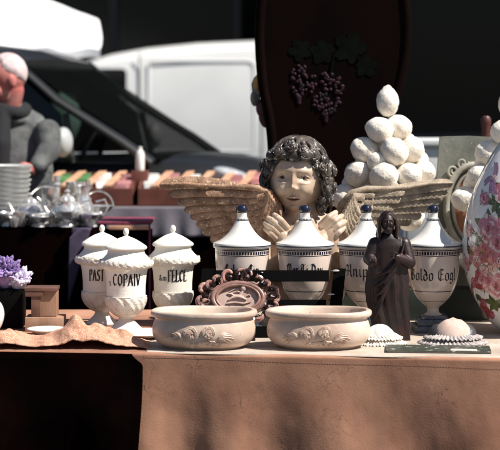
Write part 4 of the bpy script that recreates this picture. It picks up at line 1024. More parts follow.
for (px, py, kind, r) in ((494,176,'lilac',11),(484,196,'roseS',8),(497,200,'leaf',13),(470,228,'roseS',8),(490,225,'rose',16),(480,232,'lf',10),(478,252,'orange',16),(492,255,'orange',18),
                          (467,262,'roseS',9),(484,275,'rose',14),(498,280,'rose',16),(473,280,'berry',12),(494,298,'leaf',14),(482,300,'berry',11),(499,238,'rose',18),(470,250,'lf',12),(476,292,'lf',10),(490,312,'berry',10),(487,243,'lf',12),
                          (510,190,'rose',17),(515,225,'rose',20),(512,262,'orange',20),(518,290,'rose',18),(530,210,'leaf',20),(535,250,'rose',20),(528,280,'leaf',18),(540,225,'rose',16),(505,215,'lf',16),(522,245,'leaf',20),(508,300,'leaf',16)):
    u, v = U(px), V(py); r *= k
    if kind == 'rose': leafs(u, v, 5, r*1.35, a0=rnd.uniform(0, 6)); rose(u, v, r)
    elif kind == 'roseS': leafs(u, v, 3, r*1.5); rose(u, v, r)
    elif kind == 'leaf': leafs(u, v, 6, r)
    elif kind == 'lf': leafs(u, v, 4, r, PI, rnd.uniform(0, 6))
    elif kind == 'lilac':
        for i in range(4): sprig(u, v, rnd.uniform(0, 6.3), r*1.2, 6)
        rose(u, v, r*.42, (6, 1, 6))
    elif kind == 'berry':
        for i in range(3): sprig(u, v, rnd.uniform(0, 6.3), r*1.2, 7)
        rose(u, v, r*.5, (7, 0, 2))
    else:
        leafs(u, v, 4, r*1.2)
        for i in range(9): rose(u+rnd.uniform(-.6,.6)*r, v+rnd.uniform(-.6,.6)*r, r*.36, (5, 1 if i % 2 else 0, 2))
b.build('floral_painting', mats_, vz, angle=180)

# ------------------------------------------------------------------ left end of the table
D0 = 6.10
def heap(u, v):
    px = -40+190*u; D = 5.955+.30*v
    crest = 14*math.exp(-((px-8)/14)**2)+6*math.exp(-((px-45)/16)**2)+21*math.exp(-((px-74)/15)**2)+17*math.exp(-((px-96)/20)**2)+8*math.exp(-((px-122)/14)**2)+12*math.exp(-((px+25)/20)**2)
    crest *= 1-ss(135, 149, px)
    prof_ = math.sin(min(1, v*1.25+.04)*PI)**.55 if v < .77 else math.sin(min(1, v*1.25+.04)*PI)**2*.5
    rid = .20*math.sin(px*.085+v*9)+.26*fbm(px*.028, v*2.4, 4, 2)-.20*abs(fbm(px*.045+v*1.5, v*3, 9, 2))+.24*fbm(px*.065+v*2, v*4, 5, 2)
    h = max(0, (crest+5)*(.78+rid)*prof_)/300+.004
    if px > 140: h *= (1-ss(140,150,px)*.8)
    x = (px-250)*D/FPX
    return (x, D+.012*fbm(px*.06, v*3, 2)-.0, TZ+.002+h)
b = MB(); b.grid(heap, 240, 90)
tag(b.build('towel', M['salmon'], angle=180, solid=.003), 'crumpled salmon-orange towel heaped at the left end of the table', 'towel')
def saucer(px, D, r, label, z=0, rot=(0,0,0)):
    c = Vector((at(px,0,D).x, D, TZ+.001)); b = MB()
    b.lathe([(0,0),(r*.5,0),(r*.55,.004),(r*.8,.012),(r,.020),(r*.99,.0225),(r*.8,.016),(r*.5,.008),(0,.007)], c, 56)
    return tag(b.build('saucer', M['faience'], loc=c), label, 'saucer')
saucer(47, 6.33, .070, 'small white saucer lying behind the towel by the wooden block')
saucer(140, 6.24, .10, 'white dish between the feet of the cream jars and the left bowl')
wb = thing('carved_block', 'stepped tan and brown carved wooden block behind the towel', 'wooden block', (at(44,0,6.42).x, 6.42, TZ))
Db = 6.42; kb = Db/FPX
def blk(x0, x1, y0, y1, dep, m, nm, dy=0):
    p0 = at(x0, y1, Db); p1 = at(x1, y0, Db); b = MB(); z0 = max(p0.z, TZ+.001)
    b.box(((p0.x+p1.x)/2, Db+dep/2+dy, (z0+p1.z)/2), (p1.x-p0.x, dep, p1.z-z0), bev=.0015, rot=(0,0,0)); return b.build(nm, m, wb)
blk(25, 63, 317.5, 333, .11, M['block'], 'base'); blk(36, 56, 291.5, 317.2, .08, M['block'], 'body', .012); blk(31, 40, 297, 317.2, .07, M['block_dark'], 'side_panel', .006)
blk(24.5, 57, 288, 291.3, .10, M['block_dark'], 'cap'); blk(25, 43, 291.5, 296.8, .06, M['block_dark'], 'moulding', .002)
bb = MB(); p0 = at(-14, 290, 6.5); p1 = at(22, 290, 6.5)
bb.box(((p0.x+p1.x)/2, 6.56, (TZ+p0.z)/2+.001), (p1.x-p0.x, .12, p0.z-TZ-.002), bev=.004)
tag(bb.build('wooden_box', M['black_wood']), 'black box supporting the amethyst at the left edge', 'box')
am = thing('amethyst_cluster', 'purple and white amethyst crystal cluster on a black box', 'crystal', at(12, 290, 6.54)); rnd = random.Random(8)
for nm, cx0, cy0, rr, m_, n in (('purple_crystals', 6, 272, 17, M['amethyst'], 130), ('white_crystals', 19, 279, 13, M['quartz'], 130)):
    b = MB(); cc = at(cx0, cy0, 6.54); kk = 6.54/FPX
    b.ball(cc+Vector((0,0,-.014)), (rr*kk*.62, rr*kk*.6, (290-cy0)*kk*.72), seg=12, ring=8, fn=lambda d: 1+.15*fbm(d.x*3, d.y*3, d.z*3))
    for i in range(n):
        d = Vector((rnd.gauss(0,1), rnd.gauss(-.5,1), abs(rnd.gauss(0,1))-.45)).normalized(); L = rr*kk*rnd.uniform(.8,1.12); r_ = rnd.uniform(.005,.011)
        p = cc+d*L*.4; q = cc+d*L*.92
        q.z = max(q.z, at(0,287,6.54).z); p.z = max(p.z, at(0,288,6.54).z); r_ = min(r_, .008)
        b.tube([p, q, q+d*r_*1.1], [r_, r_*.9, .0004], 6)
    b.build(nm, m_, am, angle=15)
c = Vector((at(-16,0,6.3).x, 6.3, TZ+.001)); b = MB(); b.lathe([(r*.0034, z*.0034) for r, z in smoothprof([(0,0),(10,0),(11,2),(18,10),(21,22),(18,33),(10,40),(8,46),(11,50)],4)]+[(.03,.168),(0,.1)], c, 48)
tag(b.build('vase', M['porcelain'], loc=c), 'small round white vase cut by the left edge', 'vase')

# ------------------------------------------------------------------ black-draped table with silver
D_ = 7.95; zT = at(0, 229, D_).z
sl = thing('display_table', 'black-draped display table carrying silver tableware, left background', 'table', (-1.15, 8.3, 0))
x0, x1 = -2.3, at(89,0,D_).x
b = MB(); b.box(((x0+x1)/2, D_+.42, zT-.02), (x1-x0-.02, .80, .03)); b.build('tabletop', M['block_dark'], sl)
for x in (x0+.1, x1-.1):
    for y in (D_+.12, D_+.7): b = MB(); b.tube([(x, y, 0), (x, y, zT-.03)], .02, 10); b.build('leg', M['dark_metal'], sl, loc=(x, y, 0))
def drape(x0, x1, y0, y1, z, zb, amp, seed, mat_, name, label, cat):
    b = MB()
    per = [(x0,y1),(x0,y0),(x1,y0),(x1,y1)]
    L = [0, y1-y0, y1-y0+x1-x0, 2*(y1-y0)+x1-x0]
    def P(s):
        if s < L[1]: return Vector((x0-0, y1-s)), Vector((-1,0))
        if s < L[2]: return Vector((x0+s-L[1], y0)), Vector((0,-1))
        return Vector((x1, y0+s-L[2])), Vector((1,0))
    nu = 240
    def fn(u, v):
        s = u*L[3]*.9999; p, n = P(s)
        kk = v*amp*(1+math.sin(s*31+seed+2*math.sin(s*7)))+.01
        q = p+n*kk; return (q.x, q.y, z+.002-(z-zb)*v)
    b.grid(fn, nu, 20); 
    b.add([(x0-.01,y0-.01,z+.002),(x1+.01,y0-.01,z+.002),(x1+.01,y1,z+.002),(x0-.01,y1,z+.002)], [(0,1,2,3)])
    return tag(b.build(name, mat_, angle=180 if False else 50), label, cat)
drape(x0, x1, D_, D_+.84, zT, .04, .022, 1, M['black_cloth'], 'tablecloth', 'black cloth falling to the ground from the silver display table', 'tablecloth')
b = MB()
def pr(u, v):
    x = x1-.07+.085*u; y = D_-.046
    if v < .4: return (x, D_+.5-(.5+.046)*v/.4, zT+.006+.002*fbm(x*20, v*5))
    t_ = (v-.4)/.6
    return (x-.10*t_*u, y-.008*math.sin(x*50)-.015, zT+.006-(.035+.30*u**7)*t_)
b.grid(pr, 50, 40); tag(b.build('cloth_runner', M['purple_cloth'], angle=180, solid=.003), 'dusky purple cloth runner on the right end of the black-draped table', 'cloth')
def silver(kind, px, py, D, s, label, grp='silver tableware on the black-draped table', m_=None):
    c = at(px, 0, D); c.z = zT+.010; m_ = m_ or M['silver']
    nm = {'teapot':'teapot','goblet':'goblet','jug':'jug','bowl':'sugar_bowl','candle':'candlestick','cup':'cup','tray':'tray','basket':'bonbon_dish'}[kind]
    t = thing(nm, label, nm.replace('_',' '), c, grp); b = MB()
    P = {'teapot': [(0,0),(.04,0),(.038,.008),(.03,.015),(.055,.035),(.062,.06),(.05,.085),(.028,.098),(.03,.102),(.024,.112),(.008,.122),(.006,.128),(.010,.136),(0,.142)],
         'goblet': [(0,0),(.035,0),(.03,.006),(.008,.014),(.006,.07),(.02,.085),(.034,.11),(.036,.15),(.033,.15),(.03,.115),(0,.09)],
         'jug': [(0,0),(.03,0),(.026,.01),(.045,.04),(.045,.07),(.028,.10),(.026,.13),(.036,.155),(.033,.155),(.022,.13),(0,.11)],
         'bowl': [(0,0),(.03,0),(.02,.012),(.04,.03),(.055,.055),(.052,.062),(.04,.04),(0,.03)],
         'candle': [(0,0),(.045,0),(.042,.01),(.012,.022),(.009,.06),(.017,.07),(.009,.085),(.008,.14),(.02,.15),(.012,.158),(.013,.185),(0,.185)],
         'cup': [(0,0),(.022,0),(.024,.006),(.034,.03),(.038,.065),(.036,.065),(.03,.03),(0,.01)],
         'tray': [(0,0),(.09,0),(.115,.012),(.112,.014),(.09,.004),(0,.004)],
         'basket': [(0,0),(.035,0),(.03,.01),(.012,.02),(.012,.035),(.05,.05),(.075,.075),(.072,.076),(.045,.055),(0,.045)]}[kind]
    b.lathe([(r*s, z*s) for r, z in P], c, 36, fn=(lambda th, z, j: .0018*s*math.sin(th*10)) if kind in ('basket','teapot') else None); b.build('body', m_, t, loc=c)
    if kind in ('teapot','jug'):
        b = MB(); b.tube([c+Vector((.05,0,.09))*s, c+Vector((.085,0,.10))*s, c+Vector((.098,0,.07))*s, c+Vector((.08,0,.035))*s, c+Vector((.05,0,.035))*s], [.004*s]*5, 8); b.build('handle', m_, t)
    if kind == 'teapot':
        b = MB(); b.tube([c+Vector((-.05,0,.04))*s, c+Vector((-.08,0,.055))*s, c+Vector((-.095,0,.09))*s, c+Vector((-.115,0,.11))*s], [.014*s,.011*s,.008*s,.006*s], 10); b.build('spout', m_, t)
    if kind == 'basket':
        b = MB(); b.tube([c+Vector((.07*math.cos(a), 0, .072+.07*math.sin(a)))*s for a in np.linspace(0, PI, 14)], .003*s, 6); b.build('handle', m_, t)
items = [('teapot',67,7.98,1.15,'tallest silver teapot, in the middle of the silver display'),('goblet',51,8.0,1.15,'silver goblet just left of the tall teapot'),('candle',57,8.25,1.15,'silver candlestick behind the goblet and teapot'),
 ('jug',83,8.05,1.15,'silver jug right of the tall teapot'),('bowl',99,7.97,1.0,'silver sugar bowl at the right end of the display'),('basket',106,8.25,1.0,'fluted silver bonbon dish with arched handle at far right'),
 ('cup',92,8.2,1.1,'silver cup behind the sugar bowl'),('teapot',30,8.1,1.0,'small silver teapot right of the grey bowl stack'),('cup',20,7.98,1.0,'silver cup in front of the grey bowl stack'),
 ('bowl',38,7.98,1.0,'silver sugar bowl in front of the small teapot'),('goblet',75,8.35,1.2,'silver goblet behind the tall teapot'),('bowl',8,8.0,1.0,'silver sugar bowl at the left edge'),
 ('candle',88,8.4,1.0,'silver candlestick behind the jug'),('basket',45,8.4,1.1,'fluted silver bonbon dish at the back of the display'),('tray',76,8.15,.9,'round silver tray under the jug and teapot')]
for kd, px, D, s, lb in items:
    if px > 92: px = px-8
    silver(kd, px, 0, D, s, lb)
rnd = random.Random(77)
for i in range(16):
    kd = ('cup','bowl','goblet','cup')[i % 4]; px = 14+5.1*i; D = 7.95+.42*((i*7) % 5)/4.5
    silver(kd, px, 0, D, .62+.2*((i*3) % 4)/3, 'small silver cup or dish among the crowded tableware', 'small pieces of silver crowding the black-draped table', M['faience'] if i % 5 == 2 else None)
silver('cup', 27, 0, 8.2, 1.1, 'brass cup between the grey bowls and the small teapot', m_=M['brass'])
silver('goblet', 63, 0, 8.15, .9, 'brass goblet beside the tall silver teapot', m_=M['brass'])
sb = Vector((at(4,0,8.2).x, 8.2, zT+.004)); proto = None
for i in range(11):
    if proto is None:
        b = MB(); b.lathe([(0,0),(.055,0),(.06,.006),(.10,.03),(.112,.05),(.113,.054),(.108,.053),(.095,.034),(.055,.010),(0,.009)], sb, 48)
        proto = o = b.build('bowl', M['wicker'], loc=sb)
    else: o = proto.copy(); COL.objects.link(o)
    o.location = sb+Vector((.003*math.sin(i*2.1), 0, i*.0215)); o.scale = (1+.012*i,)*2+(1,)
    w_ = ['lowest','second','third','fourth','fifth','sixth','seventh','eighth','ninth','tenth','topmost'][i]
    tag(o, f'pale grey bowl, {w_} of the nested stack left of the silver' if i in (0,10) else f'pale grey bowl, {w_} from the bottom of the nested stack', 'bowl', 'nested pale grey bowls')
# pink-topped stand
D_ = 7.62; pk = thing('pink_topped_stand', 'narrow black stand covered with a bright pink cloth top', 'stand', (at(122,0,D_).x, D_+.15, 0))
p0 = at(97, 222, D_); p1 = at(151, 222, D_)
b = MB(); b.box(((p0.x+p1.x)/2, D_+.17, (p0.z-.05)/2), (p1.x-p0.x-.02, .30, p0.z-.05), bev=.004); b.build('carcass', M['black_cloth'], pk)
b = MB(); b.box(((p0.x+p1.x)/2, D_+.17, p0.z-.006), (p1.x-p0.x, .34, .014), bev=.005); b.box((p1.x-.006, D_+.002, p0.z-.22), (.008, .012, .42), bev=.002); b.build('pink_cover', M['pink_cloth'], pk)
b = MB(); b.box(((p0.x+p1.x)/2+.02, D_+.001, p0.z-.024), (p1.x-p0.x-.06, .01, .018), bev=.002); b.build('edge_board', M['slat_wood'], pk)

# ------------------------------------------------------------------ far table with red-brown trays
D_ = 9.25; zf = at(0, 206, D_).z; xa, xb = at(20,0,D_).x, at(275,0,D_).x
ft = thing('display_table', 'far display table under the red-brown trays, skirted in grey cloth', 'table', ((xa+xb)/2, D_+.3, 0))
b = MB(); b.box(((xa+xb)/2, D_+.32, zf-.015), (xb-xa, .66, .03)); b.build('tabletop', M['block_dark'], ft)
for x in (xa+.08, xb-.08):
    for y in (D_+.08, D_+.58): b = MB(); b.tube([(x, y, 0), (x, y, zf-.03)], .02, 10); b.build('leg', M['dark_metal'], ft, loc=(x, y, 0))
b = MB(); zb_ = at(0, 236, D_).z
b.grid(lambda u, v: (xa+(xb-xa)*u, D_-.025-.008*math.sin(u*60+2*math.sin(u*9))*v, zf-.001+(zb_-zf)*v+.01*fbm(u*5, 0, 1)*v), 160, 12)
tag(b.build('table_skirt', M['grey_cloth'], angle=180, solid=.003), 'short grey-lilac cloth skirt hanging below the red-brown trays', 'cloth')
b = MB(); b.grid(lambda u, v: (xa+.01+(xb-xa-.02)*u, D_-.008-.005*math.sin(u*90)*v, zf-.035-(zf-.07)*v), 160, 12)  # black sheet added in place of the shade under the table
tag(b.build('table_skirt', M['black_cloth'], angle=180), 'long black sheet added for the shade below the short grey skirt', 'cloth')
tiltT = R(9); zb0 = zf+.004
for ti, (pa, pb, lab) in enumerate(((26, 132.5, 'red-brown compartment tray nearer the man, full of cards and trinkets'), (138, 268, 'red-brown compartment tray behind the brown wing, with pale slats'))):
    xA, xB = at(pa,0,D_).x, at(pb,0,D_).x; tr = thing('wooden_tray', lab, 'tray', ((xA+xB)/2, D_+.2, zb0), 'red-brown compartment trays')
    dep = .42; hT = .085
    def TP(x, y, z): return (x, D_+y, zb0+z+y*math.tan(tiltT))
    def slab(nm, xs, ys, zs, m_):
        b = MB(); vs = [TP(x, y, z) for z in zs for y in ys for x in xs]; b.add(vs, [(0,1,3,2),(4,5,7,6),(0,1,5,4),(2,3,7,6),(0,2,6,4),(1,3,7,5)]); return b.build(nm, m_, tr)
    slab('bottom', (xA+.012, xB-.012), (.012, dep-.012), (0, .03), M['tray_wood']); slab('front_board', (xA, xB), (0, .012), (0, hT), M['tray_wood']); slab('back_board', (xA, xB), (dep-.012, dep), (0, hT), M['tray_wood'])
    slab('side_board', (xA, xA+.012), (.0125, dep-.0125), (0, hT), M['tray_wood']); slab('side_board', (xB-.012, xB), (.0125, dep-.0125), (0, hT), M['tray_wood'])
    n = 5 if ti == 0 else 6; rnd = random.Random(40+ti); cols = ['card_rose','card_green','card_green','card_white','card_rose','card_white','card_dark','card_rose']
    for i in range(1, n):
        x = xA+(xB-xA)*i/n; slab('divider', (x-.006, x+.006), (.0125, dep-.0125), (.0305, hT-.004), M['tray_wood'])
        b = MB(); vs = [TP(x+dx_, y, z+ (y)*0) for dx_, y, z in ((-.045,.02,hT+.004),(-.005,.02,hT+.006),(.055,dep-.03,hT+.006),(.015,dep-.03,hT+.004),(-.045,.02,hT+.014),(-.005,.02,hT+.016),(.055,dep-.03,hT+.016),(.015,dep-.03,hT+.014))]
        b.add(vs, [(0,1,2,3),(4,5,6,7),(0,1,5,4),(1,2,6,5),(2,3,7,6),(3,0,4,7)]); b.build('slat', M['slat_wood'], tr)
    for i in range(n):
        x = xA+(xB-xA)*(i+.5)/n; cname = cols[(i+ti*3) % 8]
        b = MB(); w_ = (xB-xA)/n*.72
        for j in range(4):
            y = .05+j*.095; zz = zb0+y*math.tan(tiltT)
            b.box((x+rnd.uniform(-.006,.006), D_+y+.03, zz+.032+.03), (w_*rnd.uniform(.7,.95), .11, .058), rot=(R(rnd.uniform(-12,12)), 0, R(rnd.uniform(-8,8))), bev=.003)
        word = {'card_rose':'dusky rose','card_green':'green','card_white':'white','card_dark':'dark brown'}[cname]
        pos = ['first','second','third','fourth','fifth','sixth'][i]
        tag(b.build('card_bundle', M[cname]), f'{word} card bundle in the {pos} compartment of the ' + ('tray nearer the man' if ti == 0 else 'tray behind the wing'), 'cards', 'card bundles in the trays')
# white bottle
c = at(140, 0, 9.5); c.z = zb0+.26*math.tan(tiltT)+.128
b = MB(); b.lathe([(0,0),(.022,0),(.024,.01),(.024,.085),(.018,.10),(.011,.108),(.011,.125),(0,.127)], c, 24)
c2_ = MB(); 
tag(b.build('bottle', M['faience'], loc=c), 'white bottle standing at the joint of the two trays', 'bottle')
b = MB(); b.box((c.x, c.y, c.z-.052), (.09, .10, .102), bev=.003)
tag(b.build('wooden_box', M['tray_wood']), 'small red-brown box under the white bottle', 'box')

# ------------------------------------------------------------------ man
D_ = 9.75 if False else 9.05
mn = thing('person', 'man with cropped white hair, grey jacket and black scarf looking down to the left', 'person', (at(16,0,9.0).x, 9.0, 0))
DM = 9.0
def mp(px, py, dy=0): return at(px-6, py, DM)+Vector((0, dy, 0))
mk = DM/FPX; bx = mp(16,0).x; yb = DM+.02
# body skin (one surface): head, neck, hands and forearms, legs
hm = mp(12, 80, -.02); Mm = Matrix.Translation(hm) @ Matrix.Rotation(R(-68), 4, 'Z') @ Matrix.Rotation(R(16), 4, 'X')
b = MB()
def H(x, y, z): return Mm @ Vector((x, y, z))
rM = (Mm.to_euler())
b.ball(H(0,.012,.02), (.076,.096,.100), rot=rM, seg=28, ring=18); b.ball(H(0,-.035,-.055), (.055,.055,.058), rot=rM, seg=24, ring=14)
b.ball(H(0,-.088,-.085), (.026,.018,.018), rot=rM); b.limb([H(0,-.084,.018), H(0,-.104,-.020)], [.008,.011]); b.ball(H(.011,-.096,-.022), .007); b.ball(H(-.011,-.096,-.022), .007)
for s in (-1, 1):
    b.ball(H(s*.033,-.078,.026), (.024,.012,.008), rot=rM); b.ball(H(s*.040,-.070,-.03), (.024,.02,.024), rot=rM); b.ball(H(s*.078,.012,-.012), (.009,.019,.032), rot=rM)
b.limb([H(-.014,-.100,-.052), H(.014,-.100,-.052)], [.006,.006]); b.limb([H(-.012,-.099,-.064), H(.012,-.099,-.064)], [.007,.007])
b.limb([H(0,.02,-.06), Vector((bx-.02, yb, 1.50)), Vector((bx, yb+.01, 1.40))], [.058,.06,.07])
b.ball((bx, yb, 1.18), (.17,.11,.24), seg=24, ring=16); b.ball((bx, yb, .95), (.16,.11,.12), seg=24, ring=16)
wr1 = mp(43, 168, -.20); 
b.limb([Vector((bx+.12, yb, 1.43)), mp(57,140,-.08), mp(57,150,-.11), wr1], [.035,.03,.03,.026])
b.limb([Vector((bx-.15, yb, 1.42)), Vector((bx-.25, yb-.12, 1.18)), Vector((bx-.08, yb-.30, 1.22))], [.04,.035,.026])
for s in (-1, 1): b.limb([Vector((bx+s*.09, yb, .93)), Vector((bx+s*.10, yb-.02, .50)), Vector((bx+s*.10, yb+.02, .09))], [.085,.055,.04]); b.limb([Vector((bx+s*.10, yb+.03, .05)), Vector((bx+s*.11, yb-.12, .04))], [.035,.03])
def mhand(c, d, s):
    d = Vector(d).normalized(); sd_ = d.cross(Vector((0,0,1))).normalized(); b.ball(c+d*.04, (.036,.036,.026), seg=18, ring=12); b.limb([c, c+d*.045], [.028,.034])
    dn = Vector((0,0,-1))
    for i in range(4):
        o2 = sd_*(.018*(i-1.5)); L = (.075,.085,.08,.062)[i]
        b.limb([c+d*.065+o2, c+d*(.065+L*.45)+o2+dn*.008, c+d*(.065+L*.75)+o2+dn*.03, c+d*(.065+L*.72)+o2+dn*.052], [.0105,.010,.009,.008], 10)
    b.limb([c+d*.02+sd_*s*.03, c+d*.05+sd_*s*.055+dn*.012, c+d*.085+sd_*s*.05+dn*.03], [.0125,.011,.009], 10)
mhand(wr1, (-.8,-.5,.1), 1); mhand(Vector((bx-.08, yb-.30, 1.22)), (.75,-.5,.0), -1)
mb_ = b.build('body', M['man_skin'], mn, remesh=.006, smooth=3)
b = MB(); b.ball(H(0,.022,.032), (.083,.098,.100), rot=rM, seg=36, ring=24, fn=lambda d: (1.0+.015*fbm(d.x*5, d.y*5, d.z*5)) if (d.y > -.35+.9*max(0, .45-d.z)) or d.z > .8 else .90)
b.build('hair', M['man_hair'], mn)
b = MB()
b.ball((bx+.01, yb, 1.20), (.205,.140,.30), seg=32, ring=22); b.ball((bx, yb, .98), (.20,.15,.16), seg=32, ring=16); b.ball((bx, yb+.01, 1.37), (.205,.120,.12), seg=32, ring=16)
b.limb([Vector((bx+.04, yb, 1.50)), Vector((bx+.11, yb, 1.445)), Vector((bx+.165, yb-.02, 1.36)), mp(55,132,-.06), mp(57,150,-.10), mp(48,164,-.19)], [.06,.072,.070,.066,.060,.042], 20)
b.limb([Vector((bx-.04, yb, 1.50)), Vector((bx-.11, yb, 1.445)), Vector((bx-.25, yb-.12, 1.18)), Vector((bx-.11, yb-.27, 1.21))], [.06,.072,.062,.045], 20)
b.tube([Vector((bx+.10*math.cos(a), yb+.09*math.sin(a), 1.485+.012*math.sin(a))) for a in np.linspace(0, 2*PI, 24)], .024, 10)
for i in range(6):
    z = 1.36-.045*i; b.tube([Vector((bx+.225, yb-.11-.008*i, z)), Vector((bx+.17, yb-.155, z-.022))], .007, 8)
b.build('jacket', M['jacket'], mn, remesh=.008, smooth=3)
b = MB(); b.tube([Vector((bx+.085*math.cos(a)-.01, yb-.015+.09*math.sin(a), 1.52+.012*math.sin(a*2))) for a in np.linspace(0, 2*PI, 24)], .036, 12)
b.limb([Vector((bx-.03, yb-.11, 1.50)), Vector((bx-.03, yb-.165, 1.36)), Vector((bx-.04, yb-.17, 1.12))], [.045,.055,.05]); b.build('scarf', M['scarf'], mn, remesh=.008, smooth=3)
b = MB()
for s in (-1, 1): b.limb([Vector((bx+s*.085, yb, .95)), Vector((bx+s*.10, yb-.02, .50)), Vector((bx+s*.10, yb+.02, .12))], [.115,.08,.065])
b.build('trousers', M['trousers'], mn, remesh=.01, smooth=2)
for s in (-1, 1): b = MB(); b.limb([Vector((bx+s*.10, yb+.04, .055)), Vector((bx+s*.11, yb-.15, .05))], [.052,.045]); b.build('shoe', M['shoe'], mn)

# ------------------------------------------------------------------ vehicles
def loft(mb, secs, mi=0, capends=True):
    n = len(secs[0]); vs = [p for s in secs for p in s]; fs = []
    for i in range(len(secs)-1):
        for k_ in range(n): a = i*n+k_; b2 = i*n+(k_+1) % n; fs.append((a, b2, b2+n, a+n))
    if capends: fs.append(tuple(range(n))[::-1]); fs.append(tuple((len(secs)-1)*n+k_ for k_ in range(n)))
    mb.add(vs, fs, mi)
def wheel(par, x, y, r, Mx, out):
    b = MB(); P = [(.0,-.1),(r*.62,-.1),(r*.96,-.1),(r,-.07),(r,.07),(r*.96,.1),(r*.62,.1),(.0,.1)]
    def ring(prof, m_, nm):
        b = MB(); seg = 40; vs = []; fs = []
        for rr, w in prof:
            for i in range(seg): a = 2*PI*i/seg; vs.append(Mx @ Vector((x+rr*math.cos(a), y+w, r+rr*math.sin(a))))
        for j in range(len(prof)-1):
            for i in range(seg): a = j*seg+i; b2 = j*seg+(i+1) % seg; fs.append((a, b2, b2+seg, a+seg))
        b.add(vs, fs); return b.build(nm, m_, par)
    ty = ring(P, M['tyre'], 'wheel')
    o = out
    b = MB(); seg = 30
    for i in range(5):
        a = 2*PI*i/5; vs = []
        for rr, ww in ((r*.1,.04),(r*.6,.03)):
            for sgn in (-1, 1):
                for dd in (.101, .112): vs.append(Mx @ Vector((x+rr*math.cos(a)-sgn*ww*math.sin(a), y+o*dd, r+rr*math.sin(a)+sgn*ww*math.cos(a))))
        b.add(vs, [(0,1,3,2),(4,5,7,6),(0,1,5,4),(2,3,7,6),(0,2,6,4),(1,3,7,5)])
    b.tube([Mx @ Vector((x+r*.6*math.cos(a), y+o*.105, r+r*.6*math.sin(a))) for a in np.linspace(0, 2*PI, 40)], .015, 8)
    b.build('rim', M['rim'], ty)
# dark people carrier, nose to the right and a little towards us
yaw = R(-12); org = Vector((at(163,0,10.3).x, 10.45, .0))
Mc = Matrix.Translation(org) @ Matrix.Rotation(yaw, 4, 'Z')      # local x forward (right), y away, z up; x=0 at the windscreen foot
car = thing('parked_car', 'dark charcoal people carrier parked behind the man, nose to the right', 'car', org)
W = .86
def sect(x, zlo, zhi, w, rnd_=.10):                              # body section ring at local x
    pts = []
    for (yy, zz) in ((-w*.96, zlo), (-w, zlo+.12), (-w*1.0, zlo+.35), (-w*.98, zhi-.16), (-w*.93, zhi-.05), (-w*.80, zhi), (-w*.4, zhi+.02), (0, zhi+.028), (w*.4, zhi+.02), (w*.80, zhi), (w*.93, zhi-.05), (w*.98, zhi-.16), (w, zlo+.35), (w, zlo+.12), (w*.96, zlo)):
        pts.append(Mc @ Vector((x, yy, zz)))
    return pts
b = MB()
S_ = [(-3.25,.45,1.05,.72),(-3.15,.30,1.15,.80),(-2.8,.25,1.21,.84),(-2.0,.22,1.22,W),(-1.0,.22,1.22,W),(-.3,.22,1.235,W),(.05,.22,1.25,W*.99),(.30,.22,1.245,W*.97),(.52,.24,1.21,W*.94),(.70,.28,1.13,W*.88),(.82,.34,.96,W*.78),(.86,.42,.74,W*.70)]
S2 = []
for i in range(len(S_)-1):
    for t_ in (0, .5): S2.append(tuple(S_[i][q]*(1-t_)+S_[i+1][q]*t_ for q in range(4)))
S2.append(S_[-1]); loft(b, [sect(*s) for s in S2]); b.build('body', M['car_dark'], car, angle=50)
# roof and pillars
zr = 1.80; ins = .14
b = MB(); xr0, xr1 = -2.95, -.62
def rsec(x, z, w): return [Mc @ Vector((x, yy, zz)) for yy, zz in ((-w, z-.05), (-w*.97, z-.012), (-w*.85, z+.01), (0, z+.03), (w*.85, z+.01), (w*.97, z-.012), (w, z-.05), (w*.9, z-.06), (0, z-.05), (-w*.9, z-.06))]
loft(b, [rsec(x, z, w) for x, z, w in ((-3.02,1.68,W-ins-.05),(-2.9,1.80,W-ins-.02),(-2.4,1.865,W-ins),(-1.70,1.885,W-ins),(-1.0,1.87,W-ins),(-.75,1.835,W-ins),(-.62,1.785,W-ins+.01))])
b.build('roof', M['car_dark'], car, angle=50)
for s in (-1, 1):
    b = MB(); ya, yb2 = s*(W-ins), s*(W-.06)
    b.tube([Mc @ Vector(p) for p in ((-.68, ya, 1.80), (-.40, s*(W-ins+.03), 1.57), (-.02, s*(W-.08), 1.345), (.14, s*(W-.08), 1.235))], [.040,.046,.052,.055], 16, flat=.5); b.build('front_pillar', M['car_dark'], car)
    for xx, zt in ((-1.35, 1.835), (-2.35, 1.825)): b = MB(); b.tube([Mc @ Vector((xx, s*(W-ins+.0), zt)), Mc @ Vector((xx+.03, s*(W-.05), 1.225))], .038, 8); b.build('side_pillar', M['car_dark'], car)
    b = MB(); b.tube([Mc @ Vector((-2.98, s*(W-ins-.04), 1.71)), Mc @ Vector((-3.12, s*(W-.12), 1.18))], .05, 8); b.build('rear_pillar', M['car_dark'], car)
    b = MB(); b.tube([Mc @ Vector((-.35, s*(W-.09), 1.50)), Mc @ Vector((-.30, s*(W-.05), 1.235))], .018, 8); b.build('window_bar', M['car_trim'], car)
def pane(nm, pts, m_=None):
    b = MB(); P4 = [Mc @ Vector(p) for p in pts]; cen = sum(P4, Vector())/len(P4)
    n_ = (P4[1]-P4[0]).cross(P4[-1]-P4[0]).normalized()*.004; n4 = len(P4)
    b.add(P4+[p+n_ for p in P4], [tuple(range(n4)), tuple(range(n4, 2*n4))]+[(i, (i+1) % n4, n4+(i+1) % n4, n4+i) for i in range(n4)]); return b.build(nm, m_ or M['glass'], car)
M['screen_glass'] = mat('windscreen_glass', (.006,.007,.007), (.004,.005,.005), .05, 1, alpha=.72, spec=.3)
pane('windscreen', [(-.66,-(W-ins-.02),1.79),(.17,-(W-.13),1.25),(.17,(W-.13),1.25),(-.66,(W-ins-.02),1.79)], M['screen_glass'])
